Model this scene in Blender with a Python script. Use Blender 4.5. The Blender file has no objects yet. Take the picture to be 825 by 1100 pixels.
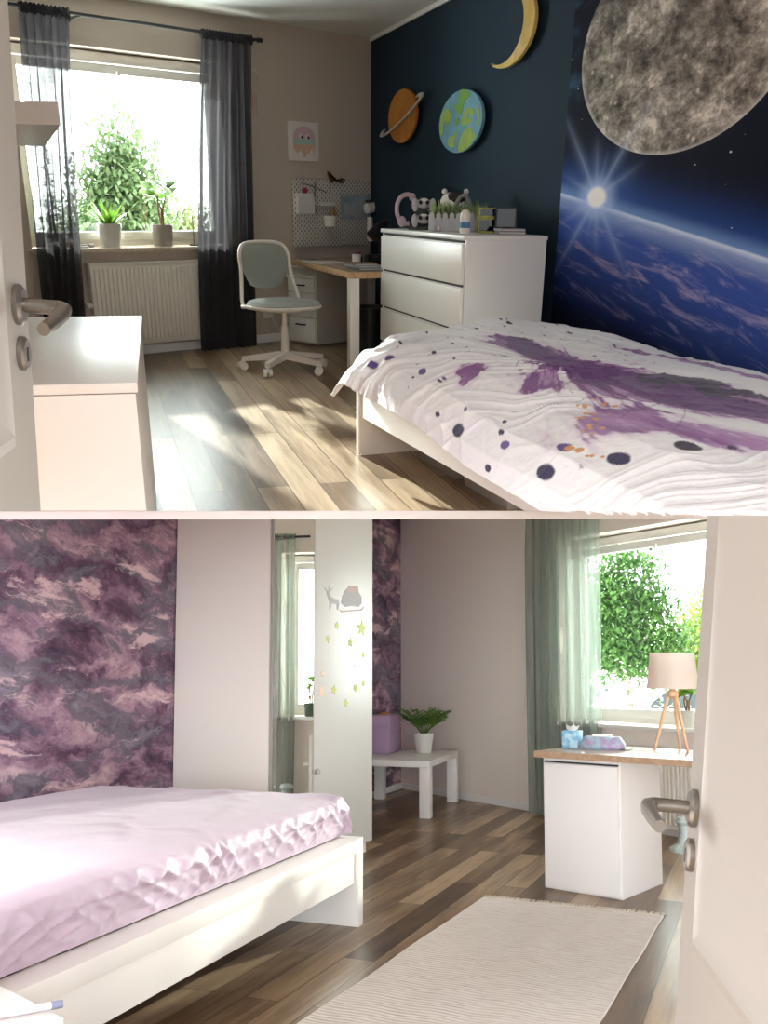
import bpy, bmesh, math, random
import numpy as np
from mathutils import Vector, Matrix, noise
R = math.radians
PI = math.pi
rnd = random.Random(7)
SC = bpy.context.scene
COL = SC.collection

# ------------------------------------------------------------------ places
# The picture holds two bedrooms of one split building, one above the other.
# The lower bedroom stands level; the upper bedroom sits over it, its floor raked.
LOW = Matrix.Identity(4)
EYE = Vector((0, 0, 1.15))
PITCH = math.atan(0.08)
UP = (Matrix.Translation(EYE) @ Matrix.Rotation(PITCH + math.atan(0.424), 4, 'X')
      @ Matrix.Rotation(0.0111, 4, 'Y') @ Matrix.Translation((0, 0, -1.1)))


def frame(base, loc=(0, 0, 0), yaw=0.0):
    return base @ Matrix.Translation(Vector(loc)) @ Matrix.Rotation(yaw, 4, 'Z')


# building section between the two rooms (a sloping cut through the slab)
def section(angle):
    a = PITCH + math.atan(angle)
    return Vector((0, math.sin(a) * -1, math.cos(a)))      # normal, pointing to the upper room


CUT_UP = section(0.0964)
CUT_LOW = section(0.0910)


# ------------------------------------------------------------------ materials
def lin(c):
    if isinstance(c, str):
        c = [int(c[i:i + 2], 16) / 255 for i in (0, 2, 4)]
    return tuple((x / 12.92 if x <= 0.04045 else ((x + 0.055) / 1.055) ** 2.4) for x in c[:3]) + (1.0,)


class X:
    """small node-expression helper"""
    nt = None

    def __init__(s, k):
        s.k = k

    @staticmethod
    def m(op, *a, clamp=False):
        n = X.nt.nodes.new('ShaderNodeMath')
        n.operation = op
        n.use_clamp = clamp
        for i, v in enumerate(a):
            if isinstance(v, X):
                X.nt.links.new(v.k, n.inputs[i])
            else:
                n.inputs[i].default_value = v
        return X(n.outputs[0])

    def __add__(s, o): return X.m('ADD', s, o)
    def __radd__(s, o): return X.m('ADD', o, s)
    def __sub__(s, o): return X.m('SUBTRACT', s, o)
    def __rsub__(s, o): return X.m('SUBTRACT', o, s)
    def __mul__(s, o): return X.m('MULTIPLY', s, o)
    def __rmul__(s, o): return X.m('MULTIPLY', o, s)
    def __truediv__(s, o): return X.m('DIVIDE', s, o)
    def __pow__(s, o): return X.m('POWER', s, o)
    def abs(s): return X.m('ABSOLUTE', s)
    def max(s, o): return X.m('MAXIMUM', s, o)
    def fract(s): return X.m('FRACT', s)
    def lt(s, o): return X.m('LESS_THAN', s, o)


def smooth(x, a, b):
    n = X.nt.nodes.new('ShaderNodeMapRange')
    n.interpolation_type = 'SMOOTHSTEP'
    X.nt.links.new(x.k, n.inputs[0])
    n.inputs[1].default_value = a
    n.inputs[2].default_value = b
    return X(n.outputs[0])


def mixc(f, a, b):
    n = X.nt.nodes.new('ShaderNodeMix')
    n.data_type = 'RGBA'
    for v, i in ((f, 0), (a, 6), (b, 7)):
        if isinstance(v, X):
            X.nt.links.new(v.k, n.inputs[i])
        elif i == 0:
            n.inputs[i].default_value = v
        else:
            n.inputs[i].default_value = lin(v)
    return X(n.outputs[2])


def coords(rot=0.0, scale=(1, 1, 1), which='Object'):
    t = X.nt.nodes.new('ShaderNodeTexCoord')
    mp = X.nt.nodes.new('ShaderNodeMapping')
    mp.inputs['Rotation'].default_value = (0, 0, rot)
    mp.inputs['Scale'].default_value = scale
    X.nt.links.new(t.outputs[which], mp.inputs['Vector'])
    return mp.outputs[0]


def xyz(v):
    n = X.nt.nodes.new('ShaderNodeSeparateXYZ')
    X.nt.links.new(v, n.inputs[0])
    return [X(o) for o in n.outputs]


def vec(x, y, z):
    n = X.nt.nodes.new('ShaderNodeCombineXYZ')
    for i, v in enumerate((x, y, z)):
        if isinstance(v, X):
            X.nt.links.new(v.k, n.inputs[i])
        else:
            n.inputs[i].default_value = v
    return n.outputs[0]


def nz(v, scale, detail=4, rough=.55, dist=0.0):
    n = X.nt.nodes.new('ShaderNodeTexNoise')
    n.inputs['Scale'].default_value = scale
    n.inputs['Detail'].default_value = detail
    n.inputs['Roughness'].default_value = rough
    n.inputs['Distortion'].default_value = dist
    X.nt.links.new(v, n.inputs['Vector'])
    return X(n.outputs['Fac'])


def voro(v, scale, out='Distance', feat='F1', rand=1.0):
    n = X.nt.nodes.new('ShaderNodeTexVoronoi')
    n.feature = feat
    n.inputs['Scale'].default_value = scale
    n.inputs['Randomness'].default_value = rand
    X.nt.links.new(v, n.inputs['Vector'])
    return X(n.outputs[out])


def ramp(f, stops):
    n = X.nt.nodes.new('ShaderNodeValToRGB')
    e = n.color_ramp.elements
    while len(e) < len(stops):
        e.new(0.5)
    for i, (p, c) in enumerate(stops):
        e[i].position = p
        e[i].color = lin(c)
    X.nt.links.new(f.k, n.inputs[0])
    return X(n.outputs[0])


def new_mat(name):
    m = bpy.data.materials.new(name)
    m.use_nodes = True
    X.nt = m.node_tree
    b = m.node_tree.nodes['Principled BSDF']
    return m, b


def link(a, sock):
    X.nt.links.new(a.k if isinstance(a, X) else a, sock)


def bump(h, strength=.2, dist=.01):
    n = X.nt.nodes.new('ShaderNodeBump')
    n.inputs['Strength'].default_value = strength
    n.inputs['Distance'].default_value = dist
    link(h, n.inputs['Height'])
    return n.outputs[0]


def mat(name, col, rough=.5, metal=0.0, var=.05, vs=6.0, bmp=0.0, bs=60.0, spec=.5, col2=None, coat=0.0, trans=0.0, alpha=1.0, sheen=0.0):
    """plain painted / plastic / metal surface with a faint procedural mottle"""
    m, b = new_mat(name)
    v = coords()
    f = nz(v, vs, 3)
    c = lin(col)
    if col2 is None:
        d = [max(0, x * (1 - var * 2)) for x in c[:3]]
        e = [min(1, x * (1 + var)) for x in c[:3]]
        g = X.nt.nodes.new('ShaderNodeMix')
        g.data_type = 'RGBA'
        link(f, g.inputs[0])
        g.inputs[6].default_value = (*d, 1)
        g.inputs[7].default_value = (*e, 1)
        link(g.outputs[2], b.inputs['Base Color'])
    else:
        link(mixc(smooth(f, .35, .65), col, col2), b.inputs['Base Color'])
    b.inputs['Roughness'].default_value = rough
    b.inputs['Metallic'].default_value = metal
    b.inputs['Specular IOR Level'].default_value = spec
    b.inputs['Coat Weight'].default_value = coat
    b.inputs['Transmission Weight'].default_value = trans
    b.inputs['Alpha'].default_value = alpha
    b.inputs['Sheen Weight'].default_value = sheen
    if bmp:
        link(bump(nz(v, bs, 3), bmp), b.inputs['Normal'])
    return m


def sheer(name, col, dens, coarse=.5):
    """woven see-through curtain cloth"""
    m, b = new_mat(name)
    nt = m.node_tree
    v = coords()
    x, y, z = xyz(v)
    lines = nz(vec(x * 5, y * 0, z * 170), 1.0, 2)
    slub = nz(vec(x * 26, y * 0, z * 1.2), 1.0, 2)
    a = smooth(lines * coarse + slub * (1 - coarse), .30, .70) * (dens[1] - dens[0]) + dens[0]
    tr = nt.nodes.new('ShaderNodeBsdfTransparent')
    df = nt.nodes.new('ShaderNodeBsdfDiffuse')
    tl = nt.nodes.new('ShaderNodeBsdfTranslucent')
    df.inputs[0].default_value = lin(col)
    tl.inputs[0].default_value = lin(col)
    m1 = nt.nodes.new('ShaderNodeMixShader')
    m1.inputs[0].default_value = .5
    m2 = nt.nodes.new('ShaderNodeMixShader')
    nt.links.new(df.outputs[0], m1.inputs[1])
    nt.links.new(tl.outputs[0], m1.inputs[2])
    nt.links.new(tr.outputs[0], m2.inputs[1])
    nt.links.new(m1.outputs[0], m2.inputs[2])
    link(a, m2.inputs[0])
    nt.links.new(m2.outputs[0], nt.nodes['Material Output'].inputs[0])
    return m


def leafmat(name, c1, c2, rough=.5, tr=.45):
    m, b = new_mat(name)
    nt = m.node_tree
    f = nz(coords(), 9.0, 3)
    c = mixc(smooth(f, .3, .7), c1, c2)
    link(c, b.inputs['Base Color'])
    b.inputs['Roughness'].default_value = rough
    tl = nt.nodes.new('ShaderNodeBsdfTranslucent')
    link(c, tl.inputs[0])
    ms = nt.nodes.new('ShaderNodeMixShader')
    ms.inputs[0].default_value = tr
    nt.links.new(b.outputs[0], ms.inputs[1])
    nt.links.new(tl.outputs[0], ms.inputs[2])
    nt.links.new(ms.outputs[0], nt.nodes['Material Output'].inputs[0])
    return m


def glassmat(name, tint='F4FAF8', gl=.06):
    m, b = new_mat(name)
    nt = m.node_tree
    tr = nt.nodes.new('ShaderNodeBsdfTransparent')
    tr.inputs[0].default_value = lin(tint)
    g = nt.nodes.new('ShaderNodeBsdfGlossy')
    g.inputs['Roughness'].default_value = .02
    ms = nt.nodes.new('ShaderNodeMixShader')
    ms.inputs[0].default_value = gl
    nt.links.new(tr.outputs[0], ms.inputs[1])
    nt.links.new(g.outputs[0], ms.inputs[2])
    nt.links.new(ms.outputs[0], nt.nodes['Material Output'].inputs[0])
    return m


def floormat(name, rot, plank=.16, length=1.25, c=('5C4A3B', '7C6650', '9C866C')):
    m, b = new_mat(name)
    nt = m.node_tree
    v = coords(rot)
    br = nt.nodes.new('ShaderNodeTexBrick')
    br.offset = .37
    br.offset_frequency = 2
    br.inputs['Scale'].default_value = 1
    br.inputs['Brick Width'].default_value = length
    br.inputs['Row Height'].default_value = plank
    br.inputs['Mortar Size'].default_value = .0028
    br.inputs['Mortar Smooth'].default_value = .3
    br.inputs['Bias'].default_value = 0
    br.inputs['Color1'].default_value = (0, 0, 0, 1)
    br.inputs['Color2'].default_value = (1, 1, 1, 1)
    br.inputs['Mortar'].default_value = (.5, .5, .5, 1)
    nt.links.new(v, br.inputs['Vector'])
    rv = X(br.outputs['Color'])
    x, y, z = xyz(v)
    off = rv * 37.0
    grain = nz(vec(x * 1.6 + off, y * 26, 0.0), 1.0, 6, .62, .6)
    broad = nz(vec(x * 1.1 + off, y * 7, 3.0), 1.0, 3, .5, .8)
    fine = nz(vec(x * 5 + off, y * 120, 0.0), 1.0, 2)
    t = rv * .44 + grain * .58 + broad * .50 + fine * .16 - .31
    colr = ramp(t, ((.22, c[0]), (.5, c[1]), (.8, c[2])))
    mort = X(br.outputs['Fac'])
    link(mixc(mort * .8, colr, '2E231B'), b.inputs['Base Color'])
    b.inputs['Roughness'].default_value = .34
    rr = grain * .16 + .27
    link(rr, b.inputs['Roughness'])
    link(bump(grain * .5 - mort * 1.0, .08, .004), b.inputs['Normal'])
    return m


# ------------------------------------------------------------------ meshes
class B:
    def __init__(s):
        s.bm = bmesh.new()
        s.M = Matrix.Identity(4)
        s.mi = 0

    def v(s, p):
        return s.bm.verts.new(s.M @ Vector(p))

    def f(s, vs):
        try:
            fc = s.bm.faces.new(vs)
            fc.material_index = s.mi
            return fc
        except ValueError:
            return None

    def box(s, x0, x1, y0, y1, z0, z1, bev=0.0, seg=2):
        if not bev:
            c = [s.v((x, y, z)) for z in (z0, z1) for y in (y0, y1) for x in (x0, x1)]
            for q in ((0, 2, 3, 1), (4, 5, 7, 6), (0, 1, 5, 4), (2, 6, 7, 3), (0, 4, 6, 2), (1, 3, 7, 5)):
                s.f([c[i] for i in q])
            return
        t = bmesh.new()
        c = [t.verts.new((x, y, z)) for z in (z0, z1) for y in (y0, y1) for x in (x0, x1)]
        for q in ((0, 2, 3, 1), (4, 5, 7, 6), (0, 1, 5, 4), (2, 6, 7, 3), (0, 4, 6, 2), (1, 3, 7, 5)):
            t.faces.new([c[i] for i in q])
        bmesh.ops.bevel(t, geom=t.edges[:], offset=bev, segments=seg, affect='EDGES', profile=.6)
        s.merge(t)

    def merge(s, t):
        mp = {}
        for w in t.verts:
            mp[w] = s.v(w.co)
        for fc in t.faces:
            s.f([mp[w] for w in fc.verts])
        t.free()

    def ring(s, pts):
        return [s.v(p) for p in pts]

    def bridge(s, a, b):
        n = len(a)
        for i in range(n):
            s.f([a[i], a[(i + 1) % n], b[(i + 1) % n], b[i]])

    def tube(s, pts, r, seg=8, cap=True, closed=False):
        pts = [Vector(p) for p in pts]
        n = len(pts)
        rs = r if isinstance(r, (list, tuple)) else [r] * n
        rings = []
        up = None
        for i, p in enumerate(pts):
            if closed:
                t = (pts[(i + 1) % n] - pts[i - 1])
            else:
                t = pts[min(i + 1, n - 1)] - pts[max(i - 1, 0)]
            t.normalize()
            if up is None:
                up = Vector((0, 0, 1)) if abs(t.z) < .9 else Vector((1, 0, 0))
            a = t.cross(up)
            if a.length < 1e-4:
                a = t.cross(Vector((0, 1, 0)))
            a.normalize()
            up = a.cross(t).normalized()
            rings.append(s.ring([p + (a * math.cos(k * 2 * PI / seg) + up * math.sin(k * 2 * PI / seg)) * rs[i] for k in range(seg)]))
        for i in range(n - 1):
            s.bridge(rings[i], rings[i + 1])
        if closed:
            s.bridge(rings[-1], rings[0])
        elif cap:
            s.f(rings[0][::-1])
            s.f(rings[-1])

    def cyl(s, p0, p1, r0, r1=None, seg=16):
        s.tube([p0, p1], [r0, r0 if r1 is None else r1], seg)

    def lathe(s, prof, c=(0, 0, 0), seg=24, sx=1.0, sy=1.0, capb=True, capt=True):
        rings = [s.ring([(c[0] + r * sx * math.cos(k * 2 * PI / seg), c[1] + r * sy * math.sin(k * 2 * PI / seg), c[2] + z) for k in range(seg)]) for r, z in prof]
        for a, b in zip(rings, rings[1:]):
            s.bridge(a, b)
        if capb:
            s.f(rings[0][::-1])
        if capt:
            s.f(rings[-1])

    def prism(s, poly, z0, z1, axis='z'):
        """extrude a 2D outline; axis 'z': (x,y), 'y': (x,z) extruded in y, 'x': (y,z) extruded in x"""
        def P(a, b, h):
            return {'z': (a, b, h), 'y': (a, h, b), 'x': (h, a, b)}[axis]
        A = s.ring([P(a, b, z0) for a, b in poly])
        Bq = s.ring([P(a, b, z1) for a, b in poly])
        s.bridge(A, Bq)
        s.f(A[::-1])
        s.f(Bq)

    def ball(s, c, r, seg=14, rings=9):
        r = r if isinstance(r, (list, tuple)) else (r, r, r)
        prev = None
        top = s.v((c[0], c[1], c[2] + r[2]))
        bot = s.v((c[0], c[1], c[2] - r[2]))
        rows = []
        for j in range(1, rings):
            a = PI * j / rings
            rows.append(s.ring([(c[0] + r[0] * math.sin(a) * math.cos(k * 2 * PI / seg), c[1] + r[1] * math.sin(a) * math.sin(k * 2 * PI / seg), c[2] + r[2] * math.cos(a)) for k in range(seg)]))
        for k in range(seg):
            s.f([top, rows[0][k], rows[0][(k + 1) % seg]])
            s.f([bot, rows[-1][(k + 1) % seg], rows[-1][k]])
        for a, b in zip(rows, rows[1:]):
            s.bridge(b, a)

    def grid(s, fn, nu, nv):
        V = [[s.v(fn(i / nu, j / nv)) for j in range(nv + 1)] for i in range(nu + 1)]
        for i in range(nu):
            for j in range(nv):
                s.f([V[i][j], V[i + 1][j], V[i + 1][j + 1], V[i][j + 1]])
        return V

    def leaf(s, base, direc, length, width, curl=.3, seg=4, roll=0.0):
        """a pointed leaf blade that arches over"""
        d = Vector(direc).normalized()
        side = d.cross(Vector((0, 0, 1)))
        if side.length < .05:
            side = Vector((1, 0, 0))
        side.normalize()
        if roll:
            side = Matrix.Rotation(roll, 3, d) @ side
        p = Vector(base)
        prev = None
        st = length / seg
        dd = d.copy()
        for i in range(seg + 1):
            t = i / seg
            w = width * math.sin(PI * min(1, .12 + .88 * t)) if i < seg else width * .04
            w = max(w, width * .08)
            a, b = s.v(p - side * w * .5), s.v(p + side * w * .5)
            if prev:
                s.f([prev[0], prev[1], b, a])
            prev = (a, b)
            dd = (dd + Vector((0, 0, -curl / seg * 2 * t))).normalized()
            p = p + dd * st

    def mesh(s, name, ang=35, smooth=True):
        bmesh.ops.recalc_face_normals(s.bm, faces=s.bm.faces[:])
        me = bpy.data.meshes.new(name)
        s.bm.to_mesh(me)
        s.bm.free()
        if smooth:
            for p in me.polygons:
                p.use_smooth = True
            if ang:
                me.set_sharp_from_angle(angle=R(ang))
        return me


def tag(o, label=None, cat=None, group=None, kind=None):
    if label: o['label'] = label
    if cat: o['category'] = cat
    if group: o['group'] = group
    if kind: o['kind'] = kind
    return o


WM = {}      # world matrices of things, by object name


def thing(name, label, cat, M, group=None, kind=None):
    o = bpy.data.objects.new(name, None)
    o.empty_display_size = .1
    COL.objects.link(o)
    o.matrix_world = M
    WM[o.name] = M
    return tag(o, label, cat, group, kind)


def part(name, b, m, parent, label=None, cut=None, ang=35, smooth=True):
    me = b.mesh(name, ang, smooth)
    for q in (m if isinstance(m, (list, tuple)) else [m]):
        me.materials.append(q)
    o = bpy.data.objects.new(name, me)
    COL.objects.link(o)
    o.parent = parent
    WM[o.name] = WM[parent.name]
    if cut:
        o.matrix_world = WM[o.name]
        clip2(o, cut)
    if label:
        o['label'] = label
    return o


def clip2(o, cut):
    M = WM[o.name]
    nrm, keep, at = {'up': (CUT_UP, 1, EYE), 'low': (CUT_LOW, -1, EYE),
                     'under': (UP.to_3x3() @ Vector((0, 0, 1)), -1, UP @ Vector((0, 0, -.075)))}[cut]
    co = M.inverted() @ at
    no = (M.to_3x3().transposed() @ (nrm * keep)).normalized()
    bm = bmesh.new()
    bm.from_mesh(o.data)
    g = bm.verts[:] + bm.edges[:] + bm.faces[:]
    r = bmesh.ops.bisect_plane(bm, geom=g, plane_co=co, plane_no=no, clear_inner=True, clear_outer=False)
    es = [e for e in r['geom_cut'] if isinstance(e, bmesh.types.BMEdge) and e.is_valid and len(e.link_faces) == 1]
    if es:
        bmesh.ops.triangle_fill(bm, edges=es, use_beauty=True)
    bm.to_mesh(o.data)
    bm.free()


def single(name, b, m, M, label=None, cat=None, group=None, kind=None, cut=None, ang=35, smooth=True):
    me = b.mesh(name, ang, smooth)
    for q in (m if isinstance(m, (list, tuple)) else [m]):
        me.materials.append(q)
    o = bpy.data.objects.new(name, me)
    COL.objects.link(o)
    o.matrix_world = M
    WM[o.name] = M
    if cut:
        clip2(o, cut)
    return tag(o, label, cat, group, kind)


def struct(name, b, m, M, cut=None, ang=35, smooth=False):
    return single(name, b, m, M, kind='structure', cut=cut, ang=ang, smooth=smooth)


def dup(root, M, label=None, group=None):
    r = root.copy()
    COL.objects.link(r)
    r.matrix_world = M
    WM[r.name] = M
    if label: r['label'] = label
    if group: r['group'] = group
    for ch in list(root.children):
        c = ch.copy()
        COL.objects.link(c)
        c.parent = r
        for g in ch.children:
            d = g.copy()
            COL.objects.link(d)
            d.parent = c
    return r

# ------------------------------------------------------------------ shared materials
WHITE = mat('white lacquer', 'E3E0DC', .32, var=.01)
WHITE_D = mat('white door paint', 'B9B2A9', .42, var=.015)  # white greyed down, the shade on the door is in the colour
WHITE_P = mat('white plastic', 'ECE9E4', .4, var=.01)
CREAM = mat('cream bed lacquer', 'E6E0D8', .38, var=.012)
STEEL = mat('brushed nickel', '9B958E', .34, metal=.9, var=.03)
BLACK = mat('black plastic', '16161A', .45, var=.05)
BLACKM = mat('black metal', '1B1A1B', .5, var=.05)
DARKG = mat('dark shadow gap', '2A2826', .8)
OAK = mat('light oak edge', 'B8946C', .5, col2='CDAB82', vs=25)
DESKTOP = mat('brown laminate desk', '8A7360', .4, col2='9C8570', vs=14)
SOIL = mat('potting soil', '2E221A', .9, var=.2, vs=60, bmp=.6)
TRIMW = mat('white trim paint', 'F1EFEC', .45, var=.005)
RADI = mat('radiator enamel', 'E4DDD2', .38, var=.01)
TAUPE = mat('taupe wall paint', 'CBBDB0', .85, var=.02, vs=2.0, bmp=.04, bs=220)
NAVY = mat('navy wall paint', '1E3140', .8, var=.03, vs=2.0, bmp=.04, bs=220, spec=.2)
BEIGE = mat('beige wall paint', 'F3E9DF', .85, var=.015, vs=2.0, bmp=.04, bs=220)
CEIL = mat('ceiling paint', 'F0EEEB', .9, var=.005)
FRAMEW = mat('window frame white', 'EFECE6', .35, var=.01)
GLASS = glassmat('window glass')

# ================================================================== UPPER ROOM
C1 = Vector((-.122, 9.068, 0))
A_W = math.atan2(-.654, -.757)           # window wall runs this way from the corner
A_D = math.atan2(-.954, .300)            # dark wall runs this way from the corner
WU = frame(UP, C1, A_W)                  # x along the window wall, y into the room
WD = frame(UP, C1, A_D)                  # x along the dark wall, y away from the room

FLOOR1 = floormat('laminate upper', -A_D + R(1.5), .135, 1.6, ('433122', '7E6750', 'BBA489'))
b = B()
b.prism([(-2.95, 6.95), (-1.9, 3.3), (-1.45, 3.2), (2.1, 3.2), (1.7, 3.9), (.05, 9.25), (-.3, 9.2)], -.03, 0)
struct('floor', b, FLOOR1, UP, cut='up')

b = B()
H1 = 2.40
T0, T1, Z0, Z1 = 1.42, 3.12, .79, 2.09
b.box(-.25, T0, -.25, 0, 0, H1)
b.box(T1, 3.45, -.25, 0, 0, H1)
b.box(T0, T1, -.25, 0, 0, Z0 - .031)
b.box(T0, T1, -.25, 0, Z1, H1)
struct('wall_back', b, TAUPE, WU)
b = B(); b.box(0, 12.5, 0, .2, 0, H1); struct('wall_right', b, NAVY, WD, cut='up')
b = B(); b.prism([(-2.62, 6.92), (-.91, 1.2), (-1.11, 1.14), (-2.82, 6.86)], 0, H1); struct('wall_left', b, TAUPE, UP, cut='up')
b = B(); b.prism([(-2.95, 7.0), (-.8, -1.0), (3.4, -1.0), (-.05, 9.35), (-.3, 9.3)], H1, H1 + .04); struct('ceiling', b, CEIL, UP)
b = B(); b.box(.0, 3.26, .0, .014, 0, .068, .004); struct('baseboard_back', b, TRIMW, WU)
b = B(); b.box(.0, 3.66, -.014, 0, 0, .068, .004); struct('baseboard_right', b, TRIMW, WD)
b = B(); b.box(.0, 3.6, -.016, 0, H1 - .03, H1, .004); struct('trim_2', b, TRIMW, WD)

# slab edge between the two rooms
b = B()
p0, p1 = (-1.72, 3.428), (1.85, 3.562)
b.prism([p0, p1, (p1[0] - .02, p1[1] + .06), (p0[0] - .02, p0[1] + .06)], -.034, -.0005)
struct('trim_1', b, TRIMW, UP)


def window(name, M, t0, t1, z0, z1, yo, split=None, sill_out=.10, cut=None, sillmat=None, sgn=1):
    """white casement set back in the wall; sgn = +1 when +y points into the room"""
    w = bpy.data.objects.new(name, None); COL.objects.link(w); w.matrix_world = M; WM[w.name] = M
    tag(w, kind='structure')
    y0, y1 = sorted((-yo * sgn, -(yo + .06) * sgn))
    def fr(b, a0, a1, c0, c1, wd, ya, yb):
        b.box(a0, a0 + wd, ya, yb, c0, c1, .006); b.box(a1 - wd, a1, ya, yb, c0, c1, .006)
        b.box(a0 + wd, a1 - wd, ya, yb, c0, c0 + wd, .006); b.box(a0 + wd, a1 - wd, ya, yb, c1 - wd, c1, .006)
    b = B(); fr(b, t0, t1, z0, z1, .06, y0, y1); part('window_frame', b, FRAMEW, w, cut=cut)
    ya, yb = sorted((-(yo - .014) * sgn, -(yo + .035) * sgn))
    xs = [t0 + .045] + ([split] if split else []) + [t1 - .045]
    for a0, a1 in zip(xs, xs[1:]):
        b = B(); fr(b, a0 + .004, a1 - .004, z0 + .045, z1 - .075, .062, ya, yb)
        s = part('sash', b, FRAMEW, w, cut=cut)
        b = B(); b.box(a0 + .06, a1 - .06, (ya + yb) / 2 - .002, (ya + yb) / 2 + .002, z0 + .10, z1 - .13)
        part('pane', b, GLASS, s, cut=cut)
        b = B(); yy = -(yo - .02) * sgn
        b.box((a0 + a1) / 2 - .012, (a0 + a1) / 2 + .012, min(yy, yy + .02 * sgn), max(yy, yy + .02 * sgn), z1 - .15, z1 - .115, .003)
        part('window_latch', b, WHITE_P, s, cut=cut)
    b = B(); ya, yb = sorted((sill_out * sgn, -yo * sgn)); b.box(t0 - .03, t1 + .03, ya, yb, z0 - .03, z0, .006)
    part('window_sill', b, sillmat or FRAMEW, w, cut=cut)
    b = B(); ya, yb = sorted((-(yo - .05) * sgn, -(yo - .005) * sgn)); b.box(t0 + .02, t1 - .02, ya, yb, z1 - .075, z1 - .012, .008)
    part('blind_cassette', b, FRAMEW, w, cut=cut)
    return w


SILLT = mat('beige stone sill', 'C9B49C', .4, col2='D8C6B0', vs=40)
window('window_1', WU, T0, T1, Z0, Z1, .17, split=None, sill_out=.07, sillmat=SILLT)


# ---- curtains
def curtain(name, label, M, t0, t1, zt, zb, yc, m, folds, amp=.032, cut=None, seed=1, group=None, pinch=.0, header=True, sgn=1, top=None):
    rr = random.Random(seed)
    ph = [rr.uniform(0, 6) for _ in range(5)]
    nu = folds * 12
    def fn(u, v):
        z = zb + (zt - (.045 if header else 0) - zb) * v
        gat = 1.0 + .35 * (1 - v)
        x = t0 + (t1 - t0) * u + .012 * math.sin(9 * u + 3 * v + ph[0]) * (1 - v)
        if top:
            k = v ** 1.6
            x += ((top[0] - t0) * (1 - u) + (top[1] - t1) * u) * k
        y = amp * gat * (math.sin(u * folds * 2 * PI + ph[1] + .5 * math.sin(3 * u * PI + ph[2])) * .8 + .35 * math.sin(u * folds * 3.3 * PI + ph[3] + v))
        y *= 1 - .6 * max(0, (v - .8) / .2)
        return (x, yc + y * sgn, z)
    b = B(); b.grid(fn, nu, 40)
    o = bpy.data.objects.new(name, None); COL.objects.link(o); o.matrix_world = M; WM[o.name] = M
    tag(o, label, 'curtain', group)
    part('curtain_panel', b, m, o, cut=cut, ang=None)
    if header:
        b = B()
        def fh(u, v):
            x = t0 + (t1 - t0) * u
            if top: x = top[0] + (top[1] - top[0]) * u
            a = v * 2 * PI
            rr_ = .022 + .006 * math.sin(u * folds * 5 * PI)
            return (x, yc + rr_ * math.cos(a), zt - .02 + (.03 + .006 * math.sin(u * folds * 4 * PI)) * math.sin(a))
        b.grid(fh, folds * 10, 10)
        part('gathered_heading', b, m, o, cut=cut, ang=None)
    return o


SHEER1 = sheer('charcoal voile', '4A484C', (.84, .99), .6)
curtain('curtain', 'charcoal sheer curtain right of the upper window beside the taupe wall', WU, 1.36, 1.93, 2.25, .012, .185, SHEER1, 8, seed=3, amp=.036, top=(1.325, 1.76))
curtain('curtain', 'charcoal sheer curtain left of the upper window behind the white wall shelf', WU, 2.86, 3.15, 2.26, .012, .185, SHEER1, 6, seed=5, amp=.036, top=(2.75, 3.08))
b = B(); b.tube([(1.27, .185, 2.238), (3.2, .185, 2.246)], .0105, 10)
o = thing('curtain_rod', 'thin black curtain rod above the upper window', 'curtain rod', WU)
part('rod', b, BLACKM, o)
b = B(); b.cyl((1.235, .185, 2.238), (1.275, .185, 2.238), .016); part('finial', b, BLACKM, o)
for t in (1.29, 2.68):
    b = B(); b.tube([(t, .185, 2.235), (t, .03, 2.235), (t, .002, 2.235)], .007, 8); b.cyl((t, .006, 2.235), (t, .0, 2.235), .02); part('bracket', b, BLACKM, o)

# hexagonal string ornament on the rod end
o = thing('hanging_ornament', 'thin cream hexagon ornament hanging from the end of the black curtain rod', 'ornament', WU)
CORDM = mat('cream string', 'DCD3C6', .8)
PINKM = mat('pale pink ribbon', 'D9B3AE', .7)
b = B(); b.tube([(1.25, .185, 2.217), (1.25, .08, 2.06)], .0022, 6); part('string', b, CORDM, o)
hx = [(1.25 + .062 * math.sin(k * PI / 3), .08, 1.985 + .075 * math.cos(k * PI / 3)) for k in range(6)]
b = B(); b.tube(hx, .0035, 6, closed=True); part('hexagon_frame', b, CORDM, o)
b = B()
for k in range(5):
    x = 1.22 + .018 * k
    b.tube([(x, .06, 1.91), (x - .012, .05, 1.83), (x + .014 * (k % 2), .055, 1.75 - .03 * (k % 3))], [.003, .005, .002], 6)
part('tassel', b, [PINKM], o)

# ---- radiator
def radiator(M, t0, t1, z0, z1, label, y0=.03, sgn=1):
    o = thing('radiator', label, 'radiator', M)
    b = B()
    ya, yb = sorted((y0 * sgn, (y0 + .075) * sgn)); b.box(t0, t1, ya, yb, z0, z1, .012)
    n = int((t1 - t0) / .036)
    for k in range(n):
        x = t0 + .02 + (t1 - t0 - .04) * (k + .5) / n
        ya, yb = sorted(((y0 + .07) * sgn, (y0 + .088) * sgn)); b.box(x - .011, x + .011, ya, yb, z0 + .035, z1 - .035, .006)
    part('panel', b, RADI, o)
    b = B()
    ya, yb = sorted(((y0 - .005) * sgn, (y0 + .08) * sgn)); b.box(t0 - .004, t1 + .004, ya, yb, z1 - .01, z1 + .006, .003)
    part('top_grille', b, RADI, o)
    b = B(); yc = (y0 + .05) * sgn
    b.cyl((t0 - .06, yc, z0 + .03), (t0 + .01, yc, z0 + .03), .012); b.cyl((t0 - .05, yc, z0 + .03), (t0 - .05, yc, .0), .008)
    part('pipe', b, RADI, o)
    b = B(); b.cyl((t1 - .02, yc, z0 + .3), (t1 + .05, yc, z0 + .3), .016, .022)
    part('valve', b, WHITE_P, o)
    return o


radiator(WU, 1.76, 2.755, .09, .685, 'white ribbed radiator under the upper window')

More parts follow.
